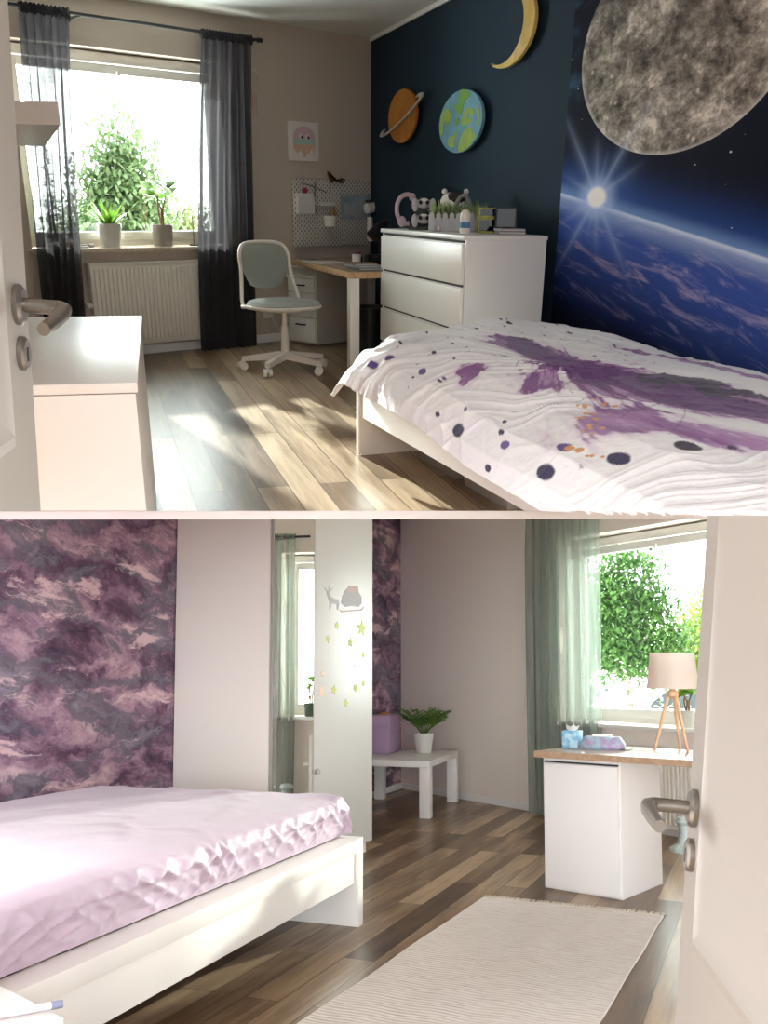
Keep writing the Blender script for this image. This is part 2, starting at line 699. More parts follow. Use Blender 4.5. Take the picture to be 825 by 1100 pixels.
# ---- socket with plugged cable
o = thing('wall_socket', 'white wall socket with plugged cables low on the taupe wall behind the chair', 'socket', WU)
b = B(); b.box(1.10, 1.20, 0, .012, .20, .36, .004); part('plate', b, WHITE_P, o)
b = B(); b.box(1.125, 1.165, .012, .045, .23, .28, .006); b.box(1.15, 1.185, .012, .045, .30, .34, .006); part('plug', b, WHITE_P, o)
b = B(); b.tube([(1.185, .04, .32), (1.26, .05, .33), (1.29, .05, .27), (1.23, .04, .17), (1.17, .03, .08)], .004, 6)
b.tube([(1.145, .04, .24), (1.12, .05, .17), (1.05, .04, .09)], .004, 6); part('cable', b, WHITE_P, o)

# ---- canvas with pastel jellyfish
o = thing('canvas_print', 'small white canvas with a pastel jellyfish hung above the pegboard', 'picture', frame(WU, (.735, .001, 1.582)))
CANV = mat('canvas white', 'EDE7E2', .8)
PJ = [mat('pastel pink', 'DDB9C6', .8), mat('pastel mint', 'B9D2CC', .8), mat('pastel peach', 'E8C3AC', .8), mat('print ink', '2E2A2C', .8)]
b = B(); b.box(-.152, .152, .0, .02, -.146, .146, .003); part('canvas', b, CANV, o)
b = B()
def dome(a0, a1, n=16):
    return [(.112 * math.cos(a0 + (a1 - a0) * k / n), .02 + .092 * math.sin(a0 + (a1 - a0) * k / n)) for k in range(n + 1)]
b.prism(dome(0, PI), .02, .0212, 'y')
b.mi = 1; b.prism([(-.112, .02), (-.112, -.022), (.112, -.022), (.112, .02)], .02, .0212, 'y')
b.mi = 2; b.prism([(-.112, -.022)] + [(-.112 + .224 * k / 24, -.075 - .018 * math.sin(k * PI / 3)) for k in range(25)] + [(.112, -.022)], .02, .0212, 'y')
b.prism([(-.03, -.07), (-.012, -.115), (.012, -.115), (.03, -.07)], .02, .0212, 'y')
part('jellyfish', b, PJ, o)
for x in (-.03, .035):
    e = B()
    e.prism([(x + .022 * math.cos(k * PI / 8), .038 + .022 * math.sin(k * PI / 8)) for k in range(16)], .0212, .022, 'y')
    e.mi = 1; e.prism([(x - .012 + .011 * math.cos(k * PI / 6), .03 + .011 * math.sin(k * PI / 6)) for k in range(12)], .022, .0226, 'y')
    part('eye', e, [CANV, PJ[3]], o)

# ---- pegboard
def pegmat():
    m, b = new_mat('perforated white board')
    x, y, z = xyz(coords())
    def dots(ox, oz):
        fx = ((x + ox) * 25.0).fract() - .5
        fz = ((z + oz) * 25.0).fract() - .5
        return X.m('SQRT', (fx * fx * 3.2) + (fz * fz))
    d = X.m('MINIMUM', dots(0, 0), dots(.02, .02))
    link(mixc(smooth(d, .17, .24), '3E3A36', 'D6D0C8'), b.inputs['Base Color'])
    b.inputs['Roughness'].default_value = .5
    return m


b = B(); b.box(-.417, .417, 0, .02, -.267, .267, .009)
single('pegboard', b, pegmat(), frame(WU, (.452, .012, 1.035)), 'white perforated pegboard hung over the desk in the upper room', 'pegboard')
PB = frame(WU, (.452, .0335, 1.035))      # on the face of the board
o = thing('pegboard_pocket', 'white letter pocket on the left of the pegboard', 'organizer', PB)
b = B(); b.box(.22, .392, .0, .006, -.0, .155, .002); b.box(.22, .392, .03, .034, .0, .13, .002); b.box(.22, .392, .0, .034, -.004, .004, .002); b.box(.388, .392, 0, .034, 0, .13); b.box(.22, .224, 0, .034, 0, .13); part('pocket', b, WHITE_P, o)
single('eraser', (lambda q: (q.ball((.31, .018, .175), (.03, .012, .022)), q)[1])(B()), mat('red rubber', 'B8404E', .6), PB, 'small red rubber piece sitting on the white letter pocket', 'eraser')
o = thing('pegboard_shelf', 'small white ledge in the middle of the pegboard', 'shelf', PB)
b = B(); b.box(.02, .19, .0, .06, .058, .066, .003); b.box(.02, .19, .055, .06, .066, .085, .002); part('ledge', b, WHITE_P, o)
o = thing('pegboard_cup', 'white cup hooked below the small ledge of the pegboard', 'cup', PB)
b = B(); b.lathe([(.05, -.105), (.058, -.02), (.054, -.02), (.046, -.1)], (.08, .064, 0), 20, capt=False); part('cup', b, WHITE_P, o)
b = B(); b.tube([(.08, .004, -.03), (.08, .02, -.015), (.08, .012, -.03)], .003, 6); part('hook', b, WHITE_P, o)
single('key_charm', (lambda q: (q.ball((-.005, .02, .0), (.022, .012, .022)), q.tube([(-.005, .012, .02), (.0, .02, .05), (-.006, .01, .08)], .003, 6), q)[2])(B()), mat('amber plastic', 'B57A2C', .4), PB, 'amber charm hanging right of the white pegboard cup', 'charm')
single('twig_cross', (lambda q: (q.tube([(.345, .015, .235), (.2, .02, .2), (.08, .015, .165)], .004, 6), q.tube([(.205, .022, .25), (.21, .02, .1), (.205, .018, -.01)], .005, 6), q)[2])(B()), mat('grey twig', '7A6E66', .8), PB, 'thin crossed twigs fixed to the upper left of the pegboard', 'twig')
POST = mat('blue sky print', '7E95A6', .7, col2='A9B4BC', vs=8)
single('pinned_photo', (lambda q: (q.box(-.43, -.085, .001, .004, -.05, .148), q)[1])(B()), POST, PB, 'blue photo print pinned on the right of the pegboard', 'photo')
single('paper_sheet', (lambda q: (q.grid(lambda u, v: (-.115 - .19 * u + .02 * v, .012 + .03 * u + .012 * math.sin(3 * u), .005 + .09 * v - .06 * u), 8, 4), q)[1])(B()), mat('grey paper', 'A7A7AC', .8), PB, 'curled grey paper sheet tucked in front of the blue photo', 'paper')
o = thing('tape_roll', 'white roll hung on the right edge of the pegboard', 'roll', PB)
b = B(); b.tube([(-.33, .058, .04), (-.425, .058, .055)], .042, 16); part('roll', b, WHITE_P, o)
b = B(); b.tube([(-.365, .008, .1), (-.365, .03, .1)], .010, 10); b.tube([(-.405, .008, .1), (-.405, .03, .1)], .010, 10); part('peg', b, BLACK, o)
single('poster_tube', (lambda q: (q.tube([(-.39, .036, -.03), (-.39, .036, -.23)], .026, 14), q)[1])(B()), WHITE_P, PB, 'white tube hanging low at the right edge of the pegboard', 'tube')
o = thing('gold_bow', 'gold bow with dark ribbon clipped on top of the pegboard', 'bow', PB)
GOLD = mat('gold card', '9A7A3A', .4, metal=.5)
b = B(); b.prism([(.03, .24), (.06, .33), (-.03, .275), (-.035, .262)], .0, .012, 'y'); b.prism([(-.03, .262), (-.10, .285), (-.11, .235), (-.04, .255)], .0, .012, 'y'); part('bow_loop', b, GOLD, o)
b = B(); b.tube([(.05, .016, .32), (-.02, .018, .262), (-.12, .016, .27)], .006, 6); part('ribbon', b, BLACK, o)

# ---- desk
MD = frame(UP, (-.775, 8.30, 0), R(-71.6))
o = thing('desk', 'brown-topped desk with white legs in the corner under the pegboard', 'desk', MD)
b = B(); b.box(0, 1.73, 0, .72, .645, .685, .004); part('desk_top', b, [DESKTOP], o)
b = B(); b.box(-.002, 1.732, -.004, .004, .643, .684, .001); b.box(1.726, 1.734, 0, .72, .643, .684, .001); part('edge_band', b, OAK, o)
for x, y in ((1.65, .0), (1.65, .64), (.03, .64)):
    b = B(); b.box(x, x + .07, y + .005, y + .075, 0, .643, .004); part('leg', b, WHITE_P, o)
MK = frame(UP, (-.556, 8.054, 0), R(45.5))
o = thing('drawer_cabinet', 'grey-white drawer cabinet standing under the upper desk', 'cabinet', MK)
CABS = mat('warm grey cabinet', 'CFC6BC', .5, var=.01)
b = B(); b.box(.006, .49, 0, .35, .012, .635, .004); part('body', b, CABS, o)
for k, (z0, z1) in enumerate(((.03, .22), (.23, .42), (.43, .535))):
    b = B(); b.box(-.012, .006, .01, .34, z0, z1, .003); q = part('drawer', b, WHITE, o)
    b = B(); b.tube([(-.012, .12, z1 - .05), (-.035, .13, z1 - .05), (-.035, .22, z1 - .05), (-.012, .23, z1 - .05)], .006, 6); part('handle', b, BLACK, q)
b = B(); b.box(-.02, .006, .0, .35, .54, .56, .003); b.box(-.02, .006, .0, .35, .62, .635, .003); part('shelf', b, WHITE, o)
# things on the desk
ZD = .6862
single('magazine', (lambda q: (q.box(-.13, .13, -.17, .17, 0, .004), q)[1])(B()), mat('white paper', 'D9D8DA', .6), frame(UP, (-.46, 7.75, ZD), R(25)), 'open white magazine lying flat near the left edge of the desk', 'magazine')
PAPERS = [mat('book cover white', 'D8D6D2', .5), mat('book cover blue grey', '6E7C88', .5), mat('book cover grey', 'A9ADB2', .5), mat('book cover brown', '8C7260', .5)]
def book(z, w, l, h, yaw, x, y, m, label, base=UP, group=None):
    o = thing('book', label, 'book', frame(base, (x, y, z), yaw), group)
    b = B(); b.box(-w / 2 + .004, w / 2 - .003, -l / 2 + .004, l / 2 - .004, .003, h - .003); part('pages', b, PAPERS[0], o)
    b = B(); b.box(-w / 2, w / 2, -l / 2, l / 2, 0, .003); b.box(-w / 2, w / 2, -l / 2, l / 2, h - .003, h); b.box(-w / 2, -w / 2 + .003, -l / 2, l / 2, 0, h); part('cover', b, m, o)
    return o
book(ZD, .2, .27, .014, R(20), -.12, 6.98, PAPERS[1], 'blue-grey book at the bottom of the desk stack')
book(ZD + .0145, .19, .26, .014, R(28), -.135, 6.99, PAPERS[2], 'pale grey book in the middle of the desk stack')
book(ZD + .029, .16, .24, .012, R(10), -.14, 6.99, PAPERS[3], 'brown book on top of the desk stack')
single('paper_pad', (lambda q: (q.box(-.11, .11, -.13, .13, 0, .008, .002), q)[1])(B()), PAPERS[2], frame(UP, (.08, 7.27, ZD), R(-15)), 'grey paper pad behind the stacked books on the desk', 'paper pad')
o = thing('pen_cup', 'white open pen cup behind the desk books', 'cup', frame(UP, (-.20, 7.36, ZD)))
b = B(); b.lathe([(.03, 0), (.034, .08), (.03, .08), (.027, .006)], seg=18, capt=False); part('cup', b, WHITE_P, o)
single('ink_jar', (lambda q: (q.lathe([(.035, 0), (.04, .02), (.04, .055), (.028, .07), (.028, .085)]), q)[1])(B()), mat('magenta glass', '8E2848', .3), frame(UP, (-.20, 7.58, ZD)), 'magenta jar at the back of the desk below the pegboard', 'jar')
o = thing('desk_lamp', 'black desk lamp in the dark corner of the desk', 'lamp', frame(UP, (-.03, 7.75, ZD)))
b = B(); b.lathe([(.075, 0), (.075, .015), (.02, .025)], seg=20); part('base', b, BLACK, o)
b = B(); b.tube([(0, 0, .02), (.01, .02, .16), (.05, .05, .28)], .012, 8); part('arm', b, BLACK, o)
b = B(); b.tube([(.05, .05, .30), (.0, -.01, .26), (-.05, -.05, .19)], [.02, .04, .06], 14); part('lamp_shade', b, BLACK, o)
o = thing('camera', 'black camera lying beside the desk lamp', 'camera', frame(UP, (-.08, 7.48, ZD), R(30)))
b = B(); b.box(-.06, .06, -.03, .03, 0, .075, .01); part('body', b, BLACK, o)
b = B(); b.cyl((0, -.03, .037), (0, -.085, .037), .03); part('lens', b, BLACK, o)

# ---- waste bin
b = B(); b.lathe([(.115, 0), (.145, .36), (.152, .365), (.152, .375), (.138, .375), (.108, .015)], seg=26, capt=False)
single('waste_bin', b, BLACK, frame(UP, (-.10, 7.6, 0)), 'black waste bin under the desk beside the dresser', 'bin')

# ---- swivel chair
MCH = frame(UP, (-.695, 6.82, 0), R(-50)) @ Matrix.Scale(1.03, 4)
SEATF = mat('sage fabric', '979C95', .85, var=.05, vs=90, bmp=.15, bs=260, sheen=.2)
CHW = mat('chair white', 'E3DCD5', .4, var=.01)
o = thing('swivel_chair', 'white swivel chair with a sage green padded seat at the desk', 'chair', MCH)
b = B(); b.cyl((0, 0, .085), (0, 0, .30), .03, .026, 20); b.cyl((0, 0, .29), (0, 0, .42), .018, seg=16); part('column', b, CHW, o)
for k in range(5):
    a = k * 2 * PI / 5 + R(14)
    ca, sa = math.cos(a), math.sin(a)
    b = B()
    b.M = Matrix.Rotation(a, 4, 'Z')
    b.prism([(.0, .08), (.30, .062), (.30, .092), (.0, .135)], -.018, .018, 'y')
    q = part('leg', b, CHW, o)
    b = B(); b.M = Matrix.Translation((.30 * ca, .30 * sa, 0)) @ Matrix.Rotation(a + .6, 4, 'Z')
    b.cyl((0, -.028, .028), (0, -.008, .028), .028, seg=18); b.cyl((0, .008, .028), (0, .028, .028), .028, seg=18); b.cyl((0, 0, .03), (0, 0, .068), .010, seg=10)
    b.box(-.02, .02, -.008, .008, .03, .06, .004)
    part('caster', b, CHW, q)
def seat_outline(rx, ry, n=40):
    return [(rx * (abs(math.cos(t)) ** .8) * (1 if math.cos(t) >= 0 else -1) + .0, ry * (abs(math.sin(t)) ** .8) * (1 if math.sin(t) >= 0 else -1)) for t in [2 * PI * k / n for k in range(n)]]
def slab(b, prof, rx, ry):
    rings = [b.ring([(x * s, y * s, z) for x, y in seat_outline(rx, ry)]) for s, z in prof]
    for r0, r1 in zip(rings, rings[1:]): b.bridge(r0, r1)
    b.f(rings[0][::-1]); b.f(rings[-1])
b = B(); slab(b, [(.80, .405), (.97, .42), (1.0, .432), (.985, .44)], .235, .245); part('seat_shell', b, CHW, o)
b = B(); slab(b, [(.965, .438), (.975, .446), (.93, .462), (.8, .472), (.5, .479), (.2, .481)], .235, .245); part('seat', b, SEATF, o)
def back_pt(y, z):
    return (-.205 - .06 * (z - .45) / .35 + .16 * (y / .21) ** 2 * .25, y, z)
fr = []
for (y, z) in [(.225, .425), (.232, .47), (.215, .56), (.2, .66), (.2, .74), (.175, .80), (.12, .825), (0, .832), (-.12, .825), (-.175, .80), (-.2, .74), (-.2, .66), (-.215, .56), (-.232, .47), (-.225, .425)]:
    fr.append(Vector(back_pt(y, z)))
fr = [Vector((-.02, .238, .428))] + [Vector((-.14, .238, .43))] + fr + [Vector((-.14, -.238, .43)), Vector((-.02, -.238, .428))]
sm = []
for i in range(len(fr) - 1):
    p0, p1, p2, p3 = fr[max(i - 1, 0)], fr[i], fr[i + 1], fr[min(i + 2, len(fr) - 1)]
    for k in range(5):
        t = k / 5
        sm.append(.5 * ((2 * p1) + (-p0 + p2) * t + (2 * p0 - 5 * p1 + 4 * p2 - p3) * t * t + (-p0 + 3 * p1 - 3 * p2 + p3) * t ** 3))
sm.append(fr[-1])
b = B(); b.tube(sm, .0125, 10); part('back_frame', b, CHW, o)
b = B()
def pad(side):
    def fn(u, v):
        zz = .555 + .262 * v
        hw = .19 * min(1, (.6 + .4 * math.sin(min(1, v * 1.6 + .1) * PI / 2))) * (1 - .22 * max(0, (v - .7) / .3) ** 2)
        y = (u * 2 - 1) * hw
        zz += .022 * (1 - (2 * u - 1) ** 2) * (-1 if v < .5 else .3) * abs(2 * v - 1)
        p = back_pt(y, zz)
        bul = (.024 * (1 - (2 * u - 1) ** 4) * (1 - (2 * v - 1) ** 4) + .002) * side
        return (p[0] + bul, p[1], p[2])
    return fn
b.grid(pad(1), 14, 12); b.grid(pad(-1), 14, 12); part('backrest', b, SEATF, o)

# ---- dresser
MDR = frame(UP, (-.019, 6.679, 0), R(-72.6))
DW, DD, DH = 1.48, .484, .960
o = thing('dresser', 'white four-drawer dresser against the navy wall', 'dresser', MDR)
b = B(); b.box(0, .022, .015, DD, 0, DH - .022, .002); b.box(DW - .022, DW, .015, DD, 0, DH - .022, .002); b.box(.022, DW - .022, .03, DD, .04, DH - .022); part('body', b, WHITE, o)
b = B(); b.box(-.002, DW + .004, -.002, DD + .004, DH - .022, DH, .003); part('top', b, WHITE, o)
for z0, z1 in ((.71, .915), (.475, .69), (.245, .455), (.03, .225)):
    b = B(); b.box(.004, DW - .022, .0, .018, z0, z1, .003); b.box(.01, DW - .026, .018, .03, z1 - .03, z1 + .006); part('drawer', b, WHITE, o)
    b = B(); b.box(.004, DW - .004, .019, .0295, z1 - .002, z1 + .018); part('pull_gap', b, DARKG, o)
MT = frame(MDR, (0, 0, DH + .001))
# controller dock
LILAC_P = mat('lilac plastic', 'B09AA8', .45)
PADG = mat('pale grey plastic', 'B9B7BC', .4)
o = thing('controller_dock', 'black charging dock on the far end of the dresser', 'dock', frame(MT, (.30, .17, 0), R(72)))
b = B(); b.box(-.075, .075, -.06, .06, 0, .02, .005); part('base', b, BLACK, o)
b = B(); b.box(-.025, .04, -.02, .02, .02, .19, .006); part('post', b, BLACK, o)
def gamepad(z, yaw, label):
    o = thing('game_controller', label, 'controller', frame(MT, (.30, .17, z), R(72)) @ Matrix.Translation((.02, -.062, 0)) @ Matrix.Rotation(yaw, 4, 'X'))
    b = B(); b.ball((0, 0, 0), (.05, .022, .03)); b.ball((-.055, 0, -.01), (.022, .02, .042)); b.ball((.055, 0, -.01), (.022, .02, .042)); part('body', b, PADG, o)
    for x in (-.022, .022):
        b = B(); b.cyl((x, -.015, -.004), (x, -.03, -.004), .010, .012, 12); part('thumbstick', b, BLACK, o)
    b = B(); b.box(-.018, .018, -.028, -.016, .004, .022, .003); part('touchpad', b, WHITE_P, o)
gamepad(.155, R(-20), 'upper pale grey game controller standing in the black dock')
gamepad(.065, R(-20), 'lower pale grey game controller standing in the black dock')
o = thing('headphones', 'lilac headphones hung over the left side of the charging dock', 'headphones', frame(MT, (.29, .10, 0), R(72)) @ Matrix.Scale(.86, 4))
b = B(); b.tube([(-.02 - .075 * math.sin(a), -.0, .14 + .10 * math.cos(a)) for a in [R(k) for k in range(-30, 200, 12)]], .017, 10); part('headband', b, LILAC_P, o)
b = B(); b.ball((-.055, 0, .055), (.032, .03, .038)); part('ear_cup', b, LILAC_P, o)
b = B(); b.ball((.02, 0, .22), (.025, .03, .03)); part('ear_cup', b, LILAC_P, o)
# headset
o = thing('vr_headset', 'white rounded headset with a black visor and grey strap behind the planter', 'headset', frame(MT, (.47, .33, .0), R(72)))
b = B(); b.ball((0, 0, .165), (.085, .06, .062)); part('shell', b, WHITE_P, o)
b = B(); b.ball((.01, -.012, .185), (.066, .055, .044)); part('visor', b, BLACK, o)
b = B(); b.tube([(.055 + .05 * math.cos(R(k)), -.075, .10 + .10 * math.sin(R(k))) for k in range(-20, 201, 11)], .013, 8); part('strap', b, mat('grey strap', '8D918F', .8), o)
for x in (-.06, .075):
    b = B(); b.ball((x, 0, .225), (.018, .018, .016)); part('knob', b, WHITE_P, o)
b = B(); b.lathe([(.06, 0), (.05, .02), (.035, .12)], seg=16); part('stand', b, BLACK, o)
# planter
o = thing('grass_planter', 'white picket planter filled with green grass on the dresser', 'planter', frame(MT, (.70, .27, 0), R(72)))
PICK = mat('picket grey white', 'C9CBD2', .5)
GRASSM = leafmat('grey green blades', '7C8F62', 'B4C08E', .5, .35)
b = B(); b.box(-.165, .165, -.05, .05, 0, .075, .004); part('tray', b, PICK, o)
b = B()
for k in range(9):
    x = -.16 + .04 * k
    for y in (-.054, .054):
        b.prism([(x - .014, 0), (x + .014, 0), (x + .014, .095), (x, .108), (x - .014, .095)], y - .004, y + .004, 'y')
for y in (-.054, .054):
    b.box(-.17, .17, y - .002, y + .002, .03, .045)
part('picket_fence', b, PICK, o)
b = B()
for k in range(240):
    x, y = rnd.uniform(-.155, .155), rnd.uniform(-.045, .045)
    b.leaf((x, y, .07), (rnd.gauss(0, .35), rnd.gauss(0, .35), 1), rnd.uniform(.07, .115), .012, .7, 3)
g = part('grass', b, GRASSM, o, ang=None); g['kind'] = 'stuff'
single('deodorant_bottle', (lambda q: (q.lathe([(.026, 0), (.029, .006), (.029, .03)], seg=20), setattr(q, 'mi', 1), q.lathe([(.0292, .03), (.0292, .062)], seg=20), setattr(q, 'mi', 0), q.lathe([(.029, .062), (.029, .092), (.027, .108), (.018, .122), (.006, .127)], seg=20), q)[-1])(B()), [WHITE_P, mat('blue band', '4C86B4', .5)], frame(MT, (1.19, .12, 0)), 'white rounded bottle with a blue band at the front of the dresser', 'bottle')
single('pin_badge', (lambda q: (q.ball((0, 0, .02), (.018, .01, .018)), q)[1])(B()), mat('red white badge', 'C58A92', .4, col2='E8E4E8', vs=60), frame(MT, (.78, .12, 0)), 'tiny red and white badge in front of the grass planter', 'badge')
# glass boxes
YEL = mat('yellow trim', 'B9BE4C', .5)
SMOKE = glassmat('smoked glass', '8A928A', .04)
def glass_box(M, w, d, h, label, trim=YEL):
    o = thing('glass_box', label, 'box', M)
    b = B()
    for x0, x1, y0, y1 in ((-w / 2, w / 2, -d / 2, -d / 2 + .003), (-w / 2, w / 2, d / 2 - .003, d / 2), (-w / 2, -w / 2 + .003, -d / 2, d / 2), (w / 2 - .003, w / 2, -d / 2, d / 2)):
        b.box(x0, x1, y0, y1, .004, h)
    part('glass_sides', b, SMOKE, o)
    b = B()
    e = .004
    for z in (0, h):
        b.box(-w / 2 - e, w / 2 + e, -d / 2 - e, -d / 2 + e, z, z + .008); b.box(-w / 2 - e, w / 2 + e, d / 2 - e, d / 2 + e, z, z + .008)
        b.box(-w / 2 - e, -w / 2 + e, -d / 2, d / 2, z, z + .008); b.box(w / 2 - e, w / 2 + e, -d / 2, d / 2, z, z + .008)
    for x in (-w / 2, w / 2):
        for y in (-d / 2, d / 2):
            b.box(x - e, x + e, y - e, y + e, 0, h + .008)
    part('edging', b, trim, o)
    b = B(); b.box(-w / 2 + .01, w / 2 - .01, -d / 2 + .01, d / 2 - .01, .009, h * .6, .004); part('contents', b, mat('dark trinkets', '3B3A38', .6, col2='6A6A60', vs=40), o)
glass_box(frame(MT, (.93, .36, 0), R(72)), .1, .1, .072, 'lower glass box with yellow trim beside the planter')
glass_box(frame(MT, (.93, .36, .083), R(72)), .1, .1, .045, 'upper glass box with yellow trim on top of another')
glass_box(frame(MT, (1.06, .42, .0), R(72)), .11, .09, .13, 'tall dark-edged glass box at the right of the dresser', BLACK)
book(0, .15, .2, .016, R(72), 1.25, .37, mat('mauve cover', '6C5F66', .5), 'mauve book lying on the near end of the dresser', MT)
book(.0165, .14, .19, .014, R(78), 1.25, .365, mat('grey cover', '8A8488', .5), 'grey book on top of the mauve one on the dresser', MT)

# ---- painted wooden planets on the navy wall (they hang a little off the wall)
def ell(cx, cz, rx, rz, n=48, a0=0, a1=2 * PI):
    return [(cx + rx * math.cos(a0 + (a1 - a0) * k / n), cz + rz * math.sin(a0 + (a1 - a0) * k / n)) for k in range(n)]


ORANGE = mat('orange paint', 'C07A2C', .7, col2='A9651F', vs=5)
GREYW = mat('grey white paint', 'BDB5A8', .7)
o = thing('saturn_plaque', 'orange ringed planet plaque on the navy wall nearest the corner', 'wall decoration', frame(WD, (1.01, 0, 1.738)))
b = B(); b.prism(ell(0, 0, .34, .186), -.055, -.035, 'y'); part('planet_disc', b, ORANGE, o)
b = B()
def ringpt(a, k):
    x, z = .53 * k * math.cos(a), .045 * k ** 2.2 * math.sin(a)
    c, s = math.cos(R(12)), math.sin(R(12))
    return (x * c - z * s, x * s + z * c)
outer = [ringpt(R(k), 1.0) for k in range(0, 360, 6)]
inner = [ringpt(R(k), .86) for k in range(0, 360, 6)]
for i in range(60):
    j = (i + 1) % 60
    a = R(i * 6)
    if 30 < i * 6 < 150:
        continue
    q = [outer[i], outer[j], inner[j], inner[i]]
    F_ = b.ring([(x, -.072, z) for x, z in q]); K_ = b.ring([(x, -.056, z) for x, z in q])
    b.bridge(F_, K_); b.f(F_); b.f(K_[::-1])
part('ring', b, GREYW, o)

EBLUE = mat('sea blue paint', '5F93AE', .7, col2='6FA3B4', vs=7)
ELIME = mat('lime paint', '9DB64E', .7, col2='8CA843', vs=9)
EGREEN = mat('leaf green paint', '6E9E3C', .7)
o = thing('earth_plaque', 'blue and green earth plaque on the navy wall above the dresser', 'wall decoration', frame(WD, (2.232, 0, 1.618)))
b = B(); b.prism(ell(0, 0, .385, .186), -.055, -.035, 'y'); part('globe_disc', b, EBLUE, o)
b = B()
def blob(pts, y0=-.0575, sc=(.385, .186)):
    n = len(pts); out = []
    for i in range(n):
        p0, p1, p2, p3 = pts[i - 1], pts[i], pts[(i + 1) % n], pts[(i + 2) % n]
        for k in range(4):
            t = k / 4
            out.append(tuple(sc[c] * .5 * ((2 * p1[c]) + (-p0[c] + p2[c]) * t + (2 * p0[c] - 5 * p1[c] + 4 * p2[c] - p3[c]) * t * t + (-p0[c] + 3 * p1[c] - 3 * p2[c] + p3[c]) * t ** 3) for c in (0, 1)))
    b.prism(out, y0, -.0548, 'y')
blob([(-.9, .2), (-.75, .48), (-.5, .45), (-.4, .2), (-.5, .02), (-.62, -.05), (-.62, .1), (-.75, .02), (-.8, -.3), (-.93, -.3)])
blob([(-.5, -.5), (-.4, -.4), (-.25, -.45), (-.2, -.3), (-.1, -.35), (-.15, -.5), (-.22, -.6), (-.15, -.75), (-.35, -.8), (-.5, -.7)])
blob([(.1, -.1), (.2, .3), (.45, .38), (.65, .25), (.6, .12), (.4, .2), (.38, .08), (.55, .0), (.45, -.12), (.25, -.15)])
blob([(.0, -.95), (.05, -.6), (.25, -.3), (.55, -.22), (.6, -.4), (.75, -.5), (.6, -.75), (.3, -.93)])
blob([(.75, .45), (.88, .2), (.93, -.1), (.85, -.25), (.78, .1)])
b.mi = 1
blob([(-.3, .62), (-.12, .55), (-.02, .98), (.3, .94), (.42, .75), (.2, .6), (.08, .25), (-.12, .3)])
blob([(-.2, .02), (-.1, .15), (.02, .05), (-.05, -.08), (-.17, -.1)])
part('continents', b, [ELIME, EGREEN], o)

MOONY = mat('moon yellow paint', 'D9BE72', .7, col2='C9A74E', vs=6)
o = thing('moon_plaque', 'yellow crescent moon plaque hung high on the navy wall', 'wall decoration', frame(WD, (2.95, 0, 2.06)))
b = B()
pts = []
N_ = 30
for k in range(N_ + 1):
    a = R(-118 + 206 * k / N_)
    pts.append((-.03 + .37 * math.cos(a), .0 + .205 * math.sin(a)))
for k in range(N_ + 1):
    a = R(88 - 206 * k / N_)
    pts.append((-.085 + .30 * math.cos(a) - .02, .012 + .192 * math.sin(a)))
b.prism(pts, -.055, -.035, 'y'); part('crescent', b, MOONY, o)
for x, z in ((.26, .0), (.12, -.14)):
    b = B(); b.cyl((x, -.036, z), (x, .0, z), .008, seg=8); part('spacer', b, GREYW, o)
for nm, xs in (('saturn_plaque', ((-.12, .05), (.12, -.05))), ('earth_plaque', ((-.15, .04), (.15, -.04)))):
    for x, z in xs:
        b = B(); b.cyl((x, -.036, z), (x, 0, z), .008, seg=8); part('spacer', b, GREYW, bpy.data.objects[nm])
b = B(); b.prism([(-.09, -.01), (-.03, -.03), (.1, .05), (.06, .08)], -.055, -.035, 'y')
b.cyl((0, -.036, 0), (0, 0, 0), .008, seg=8)
single('rocket_plaque', b, mat('dusty pink paint', 'A98C86', .7), frame(WD, (2.775, 0, 2.255)), 'dusty pink plaque tip above the yellow crescent moon', 'wall decoration')


